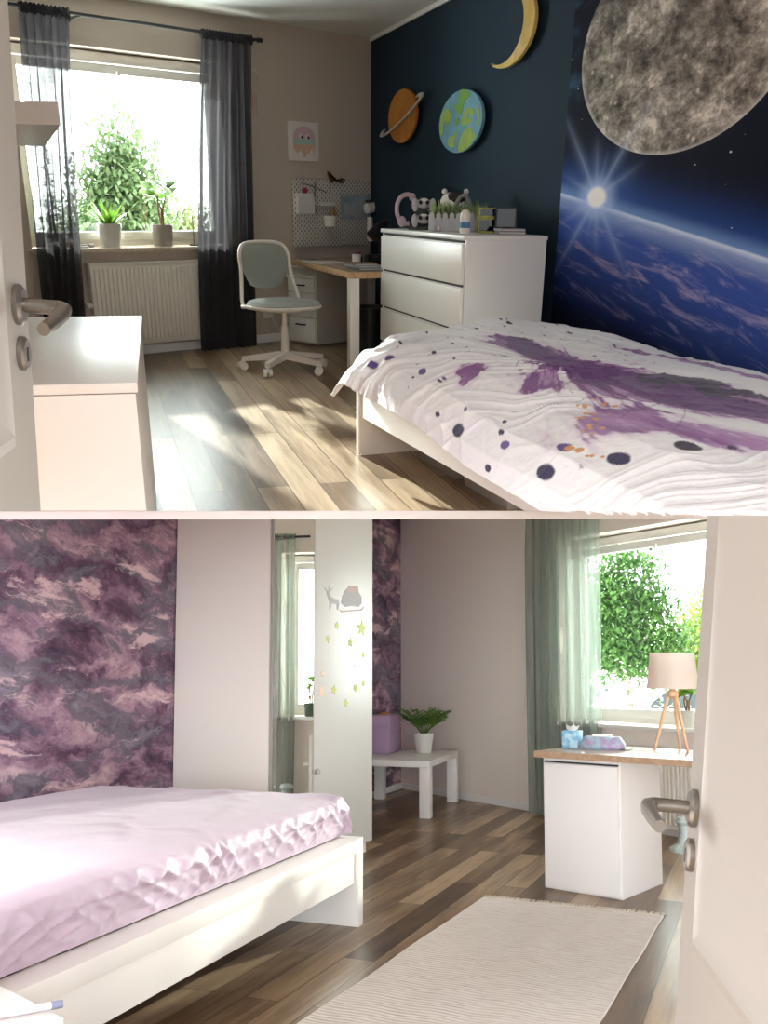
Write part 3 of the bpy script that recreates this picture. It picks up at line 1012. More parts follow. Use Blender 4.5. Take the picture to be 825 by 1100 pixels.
# ---- space mural
def mural_mat():
    m, b = new_mat('space print')
    u, y, z = xyz(coords())
    un = u * .52
    p3 = vec(un, 0.0, z)
    # stars
    def stars(sc, r, keep):
        d = voro(p3, sc)
        c = voro(p3, sc, 'Color')
        n = X.nt.nodes.new('ShaderNodeSeparateColor'); link(c, n.inputs[0])
        return smooth(d, r, r * .35) * smooth(X(n.outputs[0]), keep, keep + .02)
    st = stars(9, .06, .45) + stars(24, .085, .72) * .9
    neb = smooth(nz(p3, 3.2, 5, .6), .45, .75) * smooth(u, 4.25, 3.7) * smooth(z, 1.25, 1.8)
    col = mixc(neb, '090C22', '4A7A9C')
    # horizon of the blue planet
    zh = 1.172 - (u - 3.685) * .137 - (u - 3.685) * (u - 3.685) * .0015
    h = z - zh
    up = smooth(h, .32, 0.0)
    col = mixc(up * up * .85, col, '2C4FA0')
    col = mixc(smooth(h, .07, 0.0) * .7, col, '7FA6E0')
    # planet body
    hx_ = vec(un + z * .14, 0.0, h * 3.2 + un * .3)
    cl = nz(hx_, 4.5, 7, .66, .7)
    body = mixc(smooth(h, -.10, -.62), '3A56A8', '0B1438')
    body = mixc(smooth(h, -.45, -.75), body, '070A1C')
    cloud = smooth(cl, .5, .68) * smooth(h, -.62, -.22)
    body = mixc(cloud * .85, body, 'A39AC4')
    body = mixc(smooth(cl, .62, .78) * smooth(h, -.35, -.1) * .7, body, 'C3BCD4')
    body = mixc(smooth(h, -.12, 0.0) * .75, body, 'A9BDE8')
    body = mixc(smooth(h, -.03, 0.0) * .9, body, 'E2EEFF')
    col = mixc(smooth(h, .006, -.006), col, body)
    # small sun on the horizon with rays
    su, sz = (u - 4.054) * .52, z - 1.152
    r = X.m('SQRT', su * su + sz * sz)
    glow = X.m('POWER', X.m('MAXIMUM', 1.0 - r * 2.6, 0.0), 3.2)
    col = mixc(glow * .7, col, '4F7FD0')
    rays = None
    for a, L, w in ((62, .62, 70), (118, .62, 70), (95, .34, 55), (35, .3, 60), (150, .28, 60), (80, .25, 60)):
        ca, sa = math.cos(R(a)), math.sin(R(a))
        al = (su * ca + sz * sa).abs()
        pe = (su * sa - sz * ca).abs()
        q = X.m('POWER', 2.718, pe * -w) * smooth(al, L, 0.0) 
        rays = q if rays is None else rays.max(q)
    # the moon
    mu, mz = (u - 4.613) / .83, (z - 1.786) / .459
    mr = X.m('SQRT', mu * mu + mz * mz)
    mv = vec(un * 1.25, 2.0, z)
    mn = nz(mv, 6.0, 10, .72, .5)
    mf = nz(vec(un * 1.25, 12.0, z * 1.15), 26.0, 6, .7, .3)
    mb = nz(vec(un * 1.25, 5.0, z), 3.4, 4, .55)
    cr = voro(vec(un * 1.4 + mn * .08, 1.0, z + mn * .08), 9)
    mc = ramp(mn * .70 + mf * .50 + cr * .16 - .18, ((.34, '35322F'), (.46, '7D766F'), (.55, 'ABA39A'), (.66, 'F0E9DF')))
    maria = smooth(mb, .50, .60) * smooth(mz, -.55, .35)
    mc = mixc(maria * .72, mc, '3E3B39')
    mc = mixc(smooth(mz, .0, 1.0) * smooth(mu, .3, -.8) * .9, mc, '34363E')
    spots = smooth(voro(vec(un * 1.3, 9.0, z), 12), .20, .02) * smooth(mz, .35, -.4) * smooth(mf, .35, .6)
    mc = mixc(spots * .9, mc, 'F0E8DC')
    mc = mixc(smooth(mr, .955, 1.0) * smooth(mz, .2, -.3) * .5, mc, 'E4E2E2')
    inside = smooth(mr, 1.004, .996)
    star_only = st * smooth(h, .02, .06)
    col = mixc(star_only, col, 'F2F4FF')
    col = mixc(inside, col, mc)
    col = mixc(rays * .55, col, 'A8BEEA')
    col = mixc(smooth(r, .13, .02) * .75, col, 'BFD4FF')
    col = mixc(smooth(r, .062, .035), col, 'FFFFFF')
    link(col, b.inputs['Base Color'])
    b.inputs['Specular IOR Level'].default_value = .12
    b.inputs['Roughness'].default_value = .75
    return m


b = B(); b.box(3.66, 6.55, -.006, -.001, .0, H1 - .0)
single('space_mural', b, mural_mat(), WD, 'large space wallpaper panel with a grey moon and blue planet behind the bed', 'mural', cut='up')

# ---- bed
MB = frame(UP, (-.150, 4.400, 0), R(-68.5))
o = thing('bed', 'cream wooden bed frame under the purple-splashed duvet', 'bed', MB)
b = B(); b.box(0, .055, .03, 1.27, 0, .385, .003); part('foot_panel', b, CREAM, o, cut='up')
b = B(); b.box(.055, 3.4, .034, .066, .185, .36, .003); part('side_rail', b, CREAM, o, cut='up')
b = B(); b.box(.055, 3.4, 1.225, 1.257, .185, .365, .003); part('side_rail', b, CREAM, o, cut='up')
b = B()
for k in range(12):
    b.box(.15 + .25 * k,   .24 + .25 * k, .066, 1.225, .24, .258)
part('slats', b, mat('slat pine', 'CDB48F', .6), o, cut='up')
b = B(); b.box(.075, 3.4, .09, 1.21, .26, .43, .03, 3)
single('mattress', b, mat('mattress ticking', 'E8E4E0', .9), MB, 'white mattress lying on the cream bed frame under the duvet', 'mattress', cut='up')

GBOX = mat('grey storage plastic', '8E8781', .55, var=.04)
for k, (x, lab) in enumerate(((.18, 'grey lidded storage box under the bed nearer the foot'), (.66, 'grey lidded storage box under the bed farther from the foot'))):
    o = thing('storage_box', lab, 'box', frame(MB, (x, .26, 0)), 'storage boxes under the upper bed')
    b = B()
    prof = [((.0, .42, .02, .5), 0), ((-.012, .432, .008, .512), .135)]
    r0 = b.ring([(.02, .02, 0), (.40, .02, 0), (.40, .48, 0), (.02, .48, 0)]); r1 = b.ring([(.0, .0, .135), (.42, .0, .135), (.42, .5, .135), (0, .5, .135)])
    b.bridge(r0, r1); b.f(r0[::-1]); b.f(r1); part('tub', b, GBOX, o, cut='up')
    b = B(); b.box(-.01, .43, -.01, .51, .135, .15, .004); part('lid', b, GBOX, o, cut='up')

# duvet: a puffed cloth over the whole bed, its foot end pulled askew towards the dresser
dv, nv = np.array([.300, -.954]), np.array([-.954, -.300])
NU, NV = 860, 400
uu, ss = np.meshgrid(np.linspace(0, 1, NU), np.linspace(0, 1, NV), indexing='ij')
rng = np.random.default_rng(4)


def vnoise(x, y, seed, oct=4, gain=.55):
    out = np.zeros_like(x); amp = 1.0; tot = 0
    for o_ in range(oct):
        g = np.random.default_rng(seed + o_).random((64, 64))
        xi, yi = np.floor(x).astype(int), np.floor(y).astype(int)
        fx, fy = x - xi, y - yi
        fx, fy = fx * fx * (3 - 2 * fx), fy * fy * (3 - 2 * fy)
        a, b_, c, d_ = g[xi % 64, yi % 64], g[(xi + 1) % 64, yi % 64], g[xi % 64, (yi + 1) % 64], g[(xi + 1) % 64, (yi + 1) % 64]
        out += amp * ((a * (1 - fx) + b_ * fx) * (1 - fy) + (c * (1 - fx) + d_ * fx) * fy)
        tot += amp; amp *= gain; x = x * 2.03 + 11.3; y = y * 2.03 + 5.1
    return out / tot


nprof = np.interp(ss, [0, .03, .10, .45, .72, .82, .90, .95, 1], [.035, .05, .14, .62, 1.06, 1.24, 1.375, 1.435, 1.45])
zprof = np.interp(ss, [0, .03, .10, .45, .72, .82, .90, .95, 1], [.455, .49, .525, .572, .568, .54, .475, .40, .335])
d0 = 3.86 + (4.44 - 3.86) * np.clip(nprof / 1.45, 0, 1) ** 1.1 + .02 * np.sin(ss * 21) + .012 * np.sin(ss * 47 + 1)
d1 = 7.3
dd_ = d0 + (d1 - d0) * uu
run = dd_ - d0
edge = np.clip(run / .16, 0, 1)
hang = (1 - edge) ** 2
zz_ = zprof - .135 * hang * np.clip((zprof - .30) / .2, 0, 1)
dd_ = dd_ - .0 * hang
# corner tip hanging a little outwards
tip = np.exp(-(run / .22) ** 2) * np.clip((ss - .86) / .14, 0, 1)
nn_ = nprof + .07 * tip
zz_ = zz_ + .03 * tip - .05 * np.exp(-(run / .07) ** 2) * np.clip((ss - .94) / .06, 0, 1)
zz_ += .012 * np.sin(dd_ * 3.1 + 1.2) * np.sin(nprof * 3.5) + .006 * np.sin(dd_ * 7 + nprof * 5)
# wrinkles: long gathers fanning towards the rail, finer ones on the slope
rid = lambda p: (1 - np.abs(np.sin(p))) ** 2
arc = np.interp(ss, [0, .03, .10, .45, .72, .82, .90, .95, 1], [.035, .05, .14, .62, 1.06, 1.24, 1.39, 1.486, 1.553])
a_side = np.interp(ss, [0, .2, .55, .8, 1], [.35, .4, .75, 1.0, .85])
w1 = vnoise(dd_ * .9, arc * 1.3, 20, 3) - .5
w2 = vnoise(dd_ * 2.2, arc * 2.6, 24, 3) - .5
ph = dd_ * .62 + arc * (.75 + .5 * w1) + .55 * w1 + .12 * w2        # gathers run from the rail up and towards the head
wr = .017 * a_side * rid(ph * 24) * np.clip(vnoise(dd_ * 1.9, arc * 2.3, 41, 2) * 2.2 - .5, 0, 1.2)
wr += .011 * a_side * rid(ph * 47 + 2 * w2) * np.clip(vnoise(dd_ * 3, arc * 3.2, 52, 2) * 2.2 - .5, 0, 1.2)
wr += .008 * rid((dd_ * .9 - arc * .9 + .4 * w1) * 21) * np.clip(vnoise(dd_ * 2.6, arc * 2.6, 71, 2) * 2.4 - .8, 0, 1)
wr *= np.interp(dd_, [5.6, 6.3, 7], [1, .5, .4])
wr += .013 * (vnoise(dd_ * 5, arc * 7, 63, 5, .6) - .5)
out_n = np.clip((ss - .8) / .15, 0, 1)
zz_ += wr * (1 - .75 * out_n)
nn_ += wr * 1.1 * out_n
PX = C1.x + dd_ * dv[0] + nn_ * nv[0]
PY = C1.y + dd_ * dv[1] + nn_ * nv[1]
V_ = np.stack([PX, PY, zz_], -1).reshape(-1, 3)
ii, jj = np.meshgrid(np.arange(NU - 1), np.arange(NV - 1), indexing='ij')
base_i = (ii * NV + jj).ravel()
F_ = np.stack([base_i, base_i + 1, base_i + NV + 1, base_i + NV], -1)
# printed pattern
colr = np.empty((NU, NV, 3)); colr[:] = lin('F5F6F9')[:3]
n2 = vnoise(dd_ * 9, arc * 17, 120, 4, .6)
def gb(cd, cn, sd, sn, rot=0.0):
    c, s = math.cos(rot), math.sin(rot)
    a, b_ = (dd_ - cd), (arc - cn)
    return np.exp(-(((a * c + b_ * s) / sd) ** 2 + ((-a * s + b_ * c) / sn) ** 2))
def over(c, k, a=1.0):
    global colr
    k = (np.clip(k, 0, 1) * a)[..., None]
    colr = colr * (1 - k) + np.array(lin(c)[:3]) * k
n3 = vnoise(dd_ * 2.2, arc * 4.2, 140, 5, .62)
cx_, cy_ = (dd_ - 5.55) / 1.9, arc - .92
rad, ang = np.hypot(cx_, cy_), np.arctan2(cy_, cx_)
streak = vnoise((ang + .6 * rad + 4) * 6.5, rad * 3.2 + 2, 150, 4, .6)
fine = vnoise((ang + .6 * rad + 4) * 17, rad * 4 + 2, 160, 3, .6)
F_band = (gb(4.86, .82, .16, .07) + gb(5.15, .88, .24, .10, -.1) + gb(5.6, .92, .40, .14, .10) + gb(6.1, .82, .45, .15) + gb(6.7, .72, .5, .12, -.1))
F_wing = (.95 * gb(6.35, 1.18, .20, .13, .3) + .85 * gb(6.75, 1.05, .30, .09, -.2) + .8 * gb(5.45, .27, .40, .06, .02) + .8 * gb(5.95, .25, .35, .05) + .7 * gb(5.1, .34, .14, .05)
          + .6 * gb(5.5, 1.27, .16, .06, .3) + .7 * gb(5.85, 1.12, .18, .12, -.2))
fld = np.maximum(F_band, F_wing)
edge_ = fld + .95 * (streak - .5) + .5 * (n2 - .5) + .35 * (fine - .5)
wash = np.clip((edge_ - .22) / .35, 0, 1)
over('CDB0D4', wash, .55)
s1 = np.clip((edge_ - .46) / .09, 0, 1)
over('A070AC', s1, .85)
over('7C4688', s1 * np.clip((.62 * streak + .38 * n3 - .44) / .10, 0, 1), .85)
over('C6A2CE', s1 * np.clip((fine * .6 + n2 * .4 - .55) / .08, 0, 1), .7)
over('55286A', np.clip((F_band + 1.0 * (n3 - .5) + .7 * (streak - .5) - .78) / .12, 0, 1), .85)
ink_ = np.clip((gb(6.15, .70, .40, .09, -.1) + .9 * gb(4.84, .76, .12, .05) + .8 * gb(6.0, .84, .2, .05) + 1.6 * (n2 - .5) + .6 * (fine - .5) - .62) / .10, 0, 1)
over('292340', ink_, .9)
sr = np.random.default_rng(11)
def line(d0_, n0_, a_, L_, k_, w, c, al):
    t_ = np.linspace(0, 1, 40)
    q = np.full_like(dd_, 9.0)
    x, y = d0_ / 1.9, n0_
    for i in range(40):
        x += math.cos(a_) * L_ / 40; y += math.sin(a_) * L_ / 40; a_ += k_ / 40
        q = np.minimum(q, (dd_ / 1.9 - x) ** 2 + (arc - y) ** 2)
    over(c, (w - np.sqrt(q)) / .003 + .5, al)
for k in range(15):
    line(sr.uniform(5.3, 6.3), sr.uniform(.86, 1.02), sr.uniform(.5, 2.6), sr.uniform(.18, .36), sr.uniform(-1.6, 1.6), .0022, '4A3458', .65)
def dot(cd, cn, r, c, st=1.9, blobby=.5):
    q = np.sqrt(((dd_ - cd) / (r * st)) ** 2 + ((arc - cn) / r) ** 2) * (1 + blobby * (n2 - .5))
    over(c, (1 - q) / .15)
DK, PU = '2E2850', '5E4B8C'
for cd, cn, r, c in ((4.80, 1.36, .022, PU), (4.74, 1.42, .018, PU), (5.20, 1.35, .018, PU), (5.80, 1.47, .026, DK), (6.10, 1.52, .013, DK), (6.12, 1.43, .018, PU), (6.42, 1.45, .024, DK), (6.40, 1.36, .018, PU), (6.62, 1.32, .026, DK), (6.72, 1.18, .026, '322A3C'), (6.80, 1.11, .010, DK), (5.6, 1.47, .010, DK), (6.0, 1.36, .008, DK), (6.05, 1.40, .010, DK), (5.05, 1.24, .009, DK), (5.62, 1.12, .012, '2A2638'), (4.9, 1.06, .012, PU), (4.72, .98, .010, PU), (4.42, .62, .014, DK), (4.62, .40, .012, DK), (5.75, 1.40, .008, PU), (6.9, 1.45, .02, DK)):
    dot(cd, cn, r, c)
for k in range(110):
    cd = rng.uniform(3.8, 5.6); cn = rng.uniform(.08, 1.40)
    dot(cd, cn, rng.uniform(.0035, .008), DK if rng.random() < .6 else PU, rng.uniform(1.4, 3.2))
for k in range(30):
    t = rng.uniform(0, 1)
    dot(6.5 - .45 * t + rng.normal(0, .05), 1.38 - .34 * t + rng.normal(0, .025), rng.uniform(.004, .010), 'D9A06C', 1.6, 1.2)
me = bpy.data.meshes.new('duvet')
me.from_pydata(V_.tolist(), [], F_.tolist())
at = me.color_attributes.new('print', 'FLOAT_COLOR', 'POINT')
at.data.foreach_set('color', np.concatenate([colr.reshape(-1, 3), np.ones((NU * NV, 1))], 1).astype(np.float32).ravel())
for p in me.polygons: p.use_smooth = True
DUV, bb = new_mat('printed cotton duvet')
va = X.nt.nodes.new('ShaderNodeVertexColor'); va.layer_name = 'print'
X.nt.links.new(va.outputs[0], bb.inputs['Base Color'])
bb.inputs['Roughness'].default_value = .85; bb.inputs['Sheen Weight'].default_value = .15
link(bump(nz(coords(), 45, 4), .25, .01), bb.inputs['Normal'])
me.materials.append(DUV)
o = bpy.data.objects.new('duvet', me); COL.objects.link(o); o.matrix_world = UP; WM[o.name] = UP
md = o.modifiers.new('thick', 'SOLIDIFY'); md.thickness = .018; md.offset = -1
clip2(o, 'up')
tag(o, 'white crumpled duvet printed with purple splashes on the upper bed', 'duvet')

# ---- low white chest by the door
MCB = frame(UP, (-.60, 2.285, 0), R(193))
o = thing('chest', 'white low chest beside the open door in the upper room', 'cabinet', MCB)
# x runs to the left, -y runs away from the camera
b = B(); b.box(.0, .5, -1.47, -.0, 0, .672, .003); part('body', b, WHITE, o, cut='up')
b = B(); b.box(-.006, .52, -1.48, .006, .675, .70, .003); part('top', b, WHITE, o, cut='up')
b = B()

# ---- open door leaf
MDO = frame(UP, (-.440, 1.22, 0), R(-88)) @ Matrix.Translation((0, 0, 1.05)) @ Matrix.Rotation(R(-4.0), 4, 'X') @ Matrix.Translation((0, 0, -1.05))
# x runs toward the camera along the leaf, y into the room (to the right)
def door(name, M, s, cut, hz):
    o = bpy.data.objects.new(name, None); COL.objects.link(o); o.matrix_world = M; WM[o.name] = M
    tag(o, kind='structure')
    b = B()
    ya, yb = (-.04, 0) if s > 0 else (0, .04)
    b.box(0, .8, ya, yb, 0, 2.02, .004)
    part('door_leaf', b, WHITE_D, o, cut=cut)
    for z0, z1 in ((.82, 1.92), (.12, .72)):
        b = B()
        w = .035
        def q(x0, x1, zz0, zz1, dpt): return [(x0, dpt * s, zz0), (x1, dpt * s, zz0), (x1, dpt * s, zz1), (x0, dpt * s, zz1)]
        r0, r1, r2 = b.ring(q(.085, .7, z0, z1, .0005)), b.ring(q(.085 + w * .5, .7 - w * .5, z0 + w * .5, z1 - w * .5, .007)), b.ring(q(.085 + w, .7 - w, z0 + w, z1 - w, .0012))
        b.bridge(r0, r1); b.bridge(r1, r2); b.f(r2)
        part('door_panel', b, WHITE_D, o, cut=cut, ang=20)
    h = bpy.data.objects.new('door_handle', None)
    b = B(); b.M = Matrix.Translation((.045, 0, hz)) @ Matrix.Rotation(-PI / 2 * s, 4, 'X')
    b.lathe([(.019, 0), (.019, .006), (.015, .010)], seg=24, sy=1.25)
    b.M = Matrix.Identity(4)
    pth = [(.045, .0, hz), (.045, .034 * s, hz), (.047, .052 * s, hz), (.055, .059 * s, hz - .001), (.072, .061 * s, hz - .004), (.105, .060 * s, hz - .010), (.135, .058 * s, hz - .014)]
    b.tube(pth, [.0085, .0085, .009, .0095, .0095, .0085, .0075], 12)
    part('door_handle', b, STEEL, o, cut=cut)
    b = B(); b.M = Matrix.Translation((.042, 0, hz - .058)) @ Matrix.Rotation(-PI / 2 * s, 4, 'X')
    b.lathe([(.016, 0), (.016, .006), (.013, .009)], seg=24, sy=1.3)
    l = part('lock_plate', b, STEEL, o, cut=cut)
    b = B(); ya, yb = sorted((.008 * s, .0095 * s)); b.box(.0395, .0445, ya, yb, hz - .067, hz - .050)
    part('keyhole', b, BLACK, l, cut=cut)
    bpy.data.objects.remove(h)
    return o
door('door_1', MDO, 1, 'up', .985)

# ---- white wall shelf on the left
b = B()
b.prism([(-1.655, 3.6), (-1.12, 3.6), (-1.63, 4.96), (-2.07, 4.96)], 1.345, 1.415)
single('wall_shelf', b, WHITE, UP, 'white boxy wall shelf high on the left in front of the charcoal curtain', 'shelf')


# ---- potted plants on the sill
LEAF1 = leafmat('bright green leaf', '4F7E24', '8CB840', .4, .25)
LEAF2 = leafmat('dark green leaf', '2C4A20', '557A36', .4, .3)
LEAF3 = leafmat('mid green leaf', '55803A', '8FB85C', .4, .35)
def pot(o, r0, r1, h, m, seg=28):
    b = B(); b.lathe([(r0, 0), (r1 * .98, h * .86), (r1, h * .88), (r1, h), (r1 * .9, h), (r0 * .85, .012)], seg=seg, capt=False); part('pot', b, m, o)
    b = B(); b.lathe([(r1 * .9, h * .88), (r1 * .5, h * .92), (.003, h * .93)], seg=16); part('soil', b, SOIL, o)
POTW = mat('speckled white pot', 'DCD9D2', .4, var=.06, vs=50)
POTT = mat('taupe ribbed pot', 'A39C92', .5, var=.04)
POTG = mat('grey white pot', 'D3D0CA', .45)
def spider(M, label, n, ln, potm, r, h, lm, wd=.022, curl=.55, name='potted_plant', up_=.7):
    o = thing(name, label, 'plant', M)
    pot(o, r * .78, r, h, potm)
    b = B()
    for k in range(n):
        a = rnd.uniform(0, 2 * PI); t = rnd.uniform(.25, 1.1)
        b.leaf((r * .3 * math.cos(a), r * .3 * math.sin(a), h * .9), (math.cos(a) * t, math.sin(a) * t, up_), ln * rnd.uniform(.6, 1.1), wd * rnd.uniform(.7, 1.1), curl, 6)
    part('leaves', b, lm, o, ang=None)
    return o
spider(frame(WU, (2.50, -.045, Z0 + .001)), 'spider plant in a speckled white pot on the upper window sill', 34, .20, POTW, .088, .165, LEAF1, .028)
def money(M, label, H, rad, n, potm, pr, ph, lm, lw=.06, name='potted_plant', stems=3):
    o = thing(name, label, 'plant', M)
    pot(o, pr * .86, pr, ph, potm)
    b = B(); tips = []
    for k in range(stems):
        a = k * 2 * PI / stems + .4
        p = [(0.012 * math.cos(a), .012 * math.sin(a), ph * .9), (.02 * math.cos(a + 1), .02 * math.sin(a + 1), ph + (H - ph) * .35), (rad * .35 * math.cos(a), rad * .35 * math.sin(a), ph + (H - ph) * .68)]
        b.tube(p, [.008, .007, .005], 8); tips.append(p[-1])
    part('stem', b, mat('plant stem', '8A6A48', .7), o)
    b = B()
    for k in range(n):
        t = tips[k % stems]
        a = rnd.uniform(0, 2 * PI); e = rnd.uniform(-.4, 1.0)
        r = rad * rnd.uniform(.1, .62)
        base_ = (t[0] + r * math.cos(a) * .7, t[1] + r * math.sin(a) * .7, t[2] + (H - t[2]) * rnd.uniform(-.25, .8))
        b.leaf(base_, (math.cos(a), math.sin(a), e), rad * rnd.uniform(.6, .95), lw * rnd.uniform(.8, 1.2), .5, 5, roll=rnd.uniform(-.5, .5))
    part('leaves', b, lm, o, ang=None)
    return o
money(frame(WU, (2.065, -.045, Z0 + .001)), 'broad-leaved plant on thin stems in a taupe pot on the upper sill', .46, .135, 46, POTT, .083, .155, LEAF1, .062)
o = thing('potted_conifer', 'dark needled conifer at the left end of the upper window sill', 'plant', frame(WU, (2.92, -.05, Z0 + .001)))
pot(o, .06, .075, .1, POTG)
b = B(); b.cyl((0, 0, .08), (0, 0, .68), .009, .003, 8); part('stem', b, mat('bark', '4A3A2C', .9), o)
b = B()
for k in range(300):
    z = .14 + .54 * rnd.random() ** 1.1
    a = rnd.uniform(0, 2 * PI); L_ = .17 * (1 - (z - .1) / .75)
    b.leaf((0, 0, z), (math.cos(a), math.sin(a), rnd.uniform(-.15, .35)), L_ * rnd.uniform(.7, 1.3), .018, .3, 3)
part('needles', b, LEAF2, o, ang=None)
b = B()
b.tube([(1.98, -.05, Z0 + .17 + .0), (1.93, -.05, Z0 + .21), (1.92, -.04, Z0 + .25), (1.88, -.05, Z0 + .23), (1.85, -.05, Z0 + .27), (1.80, -.05, Z0 + .26), (1.79, -.05, Z0 + .17), (1.79, -.05, Z0 + .005)], .004, 6)
b.cyl((1.79, -.05, Z0), (1.79, -.05, Z0 + .012), .035, seg=16)
single('wire_ornament', b, mat('dark wire', '5B564E', .5), WU, 'thin bent wire ornament right of the taupe potted plant on the sill', 'ornament')
b = B(); b.box(2.70, 2.78, -.02, .02, Z0, Z0 + .012, .003)
for x in (2.64, 2.70, 2.76): b.lathe([(.02, 0), (.024, .02), (.0, .03)], (x, -.08, Z0), 10)
single('shell_dish', b, mat('pale stones', 'CFC8C6', .6, col2='9C8E98', vs=50), WU, 'pale stones and dish at the left end of the upper sill', 'dish')


# ---- outdoors of the upper window
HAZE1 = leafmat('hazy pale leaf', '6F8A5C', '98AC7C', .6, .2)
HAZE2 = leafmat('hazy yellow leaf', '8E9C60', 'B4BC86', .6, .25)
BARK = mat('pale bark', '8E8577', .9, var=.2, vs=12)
def tree(M, label, H, trunk_h, crowns, n, ls, lm, name='garden_tree', group=None, cat='tree'):
    o = thing(name, label, cat, M, group)
    b = B(); b.tube([(0, 0, 0), (.03, 0, trunk_h * .5), (0, .02, trunk_h), (0, 0, H * .92)], [.09 * H / 4, .075 * H / 4, .05 * H / 4, .012], 9)
    for k in range(12):
        z = trunk_h + (H - trunk_h) * (.1 + .07 * k); a = k * 2.4
        L_ = .22 * H * (1 - .07 * k)
        b.tube([(0, 0, z), (L_ * .5 * math.cos(a), L_ * .5 * math.sin(a), z + .12 * L_), (L_ * math.cos(a), L_ * math.sin(a), z + .35 * L_)], [.02 * H / 4, .014 * H / 4, .004], 6)
    part('trunk', b, BARK, o)
    b = B()
    tot = sum(c[1][0] * c[1][1] * c[1][2] for c in crowns)
    for c, r in crowns:
        m_ = int(n * r[0] * r[1] * r[2] / tot)
        # leaves gather in sprays
        k = 0
        while k < m_:
            while True:
                q = Vector((rnd.uniform(-1, 1), rnd.uniform(-1, 1), rnd.uniform(-1, 1)))
                if .25 < q.length < 1: break
            cc = Vector((c[0] + q.x * r[0], c[1] + q.y * r[1], c[2] + q.z * r[2]))
            for j in range(14):
                p = cc + Vector((rnd.gauss(0, 1), rnd.gauss(0, 1), rnd.gauss(0, .7))) * ls * 1.7
                dr = (q + Vector((rnd.gauss(0, .6), rnd.gauss(0, .6), rnd.gauss(-.1, .6))))
                b.leaf(p, dr, ls * rnd.uniform(.7, 1.4), ls * .55, .5, 2)
            k += 14
    part('foliage', b, lm, o, ang=None)
    return o
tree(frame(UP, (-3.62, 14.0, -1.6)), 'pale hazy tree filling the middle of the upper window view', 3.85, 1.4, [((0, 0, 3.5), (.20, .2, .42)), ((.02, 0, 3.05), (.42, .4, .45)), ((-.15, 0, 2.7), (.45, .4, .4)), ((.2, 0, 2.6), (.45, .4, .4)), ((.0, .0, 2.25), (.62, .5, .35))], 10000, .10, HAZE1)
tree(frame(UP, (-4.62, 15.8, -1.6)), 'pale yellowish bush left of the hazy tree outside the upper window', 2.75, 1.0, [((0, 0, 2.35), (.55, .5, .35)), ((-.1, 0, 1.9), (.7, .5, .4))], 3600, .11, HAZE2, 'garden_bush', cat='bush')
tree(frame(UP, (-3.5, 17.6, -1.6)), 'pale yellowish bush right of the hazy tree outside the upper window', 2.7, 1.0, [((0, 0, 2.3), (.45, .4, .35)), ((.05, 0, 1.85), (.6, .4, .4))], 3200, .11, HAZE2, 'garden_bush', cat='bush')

# ================================================================== LOWER ROOM
C2 = Vector((.174, 9.581, 0))
A_L = math.atan2(-.933, -.360)           # left wall runs this way from the far corner
A_R = math.atan2(-.828, .561)            # window wall runs this way from the far corner
WL = frame(LOW, C2, A_L)                 # x along the left wall, y into the room
WR = frame(LOW, C2, A_R)                 # x along the window wall, y outwards
H2 = 2.9

FLOOR2 = floormat('laminate lower', -A_L + R(1.0), .135, 1.5, ('402E1F', '765D45', 'B89E7F'))
b = B()
b.prism([(.174, 9.66), (-4.1, -1.6), (-1.0, -2.2), (5.4, -.3), (5.6, 1.6)], -.04, 0)
struct('floor', b, FLOOR2, LOW)


def watercolour():
    m, b = new_mat('purple cloud wallpaper')
    u, y, z = xyz(coords())
    warp = nz(vec(u * 1.3, 4.0, z * 2.0), 2.2, 4, .6)
    q = vec(u * .95 + warp * .35, 0.0, z * 1.9 + warp * .5)
    a = nz(q, 2.5, 7, .66, .35)
    c = nz(vec(u * .85 + 7.0 + warp * .2, 3.0, z * 1.9 + warp * .4), 2.5, 7, .66, .3)
    g = nz(vec(u * .8, 9.0, z * 1.2), 34, 5, .75)
    t = a + (g - .5) * .16
    col = ramp(t, ((.32, '3A2A42'), (.42, '62455C'), (.50, '8F7085'), (.58, 'B494A2'), (.70, 'E2C6C8')))
    grey = ramp(c + (g - .5) * .16, ((.40, '3B3A48'), (.54, '5C5966'), (.68, '948A98')))
    f = smooth(c + (g - .5) * .20, .48, .57)
    col = mixc(f * .9, col, grey)
    s = nz(vec(u * .75 + warp * .25, 13.0, z * 3.6 + warp * .6), 2.4, 6, .62, .2)
    col = mixc(smooth(s + (g - .5) * .16, .57, .66) * .85, col, 'E3C4C8')
    link(col, b.inputs['Base Color'])
    b.inputs['Roughness'].default_value = .8
    return m


b = B(); b.box(-.0, 6.4, -.2, 0, 0, H2); struct('wall_left', b, watercolour(), WL, cut='under')
S0, S1, ZS0, ZS1 = 2.28, 4.00, .775, 2.27
b = B()
b.box(-.05, S0, 0, .3, 0, H2); b.box(S1, 7.0, 0, .3, 0, H2); b.box(S0, S1, 0, .3, 0, ZS0 - .031); b.box(S0, S1, 0, .3, ZS1, H2)
struct('wall_right', b, BEIGE, WR, cut='under')
b = B(); b.box(0.015, 7.0, -.014, 0, 0, .06, .004); struct('baseboard_right', b, TRIMW, WR)
b = B(); b.box(0.0, 2.8, 0, .014, 0, .06, .004); struct('baseboard_left', b, TRIMW, WL)
# ceiling of the lower room: flat at the back, rising with the raked floor above it near the front
b = B(); b.box(-3.6, 4.6, 3.0, 10.2, H2 - .02, H2 + .03); struct('ceiling', b, CEIL, LOW, cut='under')
b = B(); b.box(-3.4, 4.6, 3.85, 7.2, -.072, -.045); struct('ceiling', b, CEIL, UP)

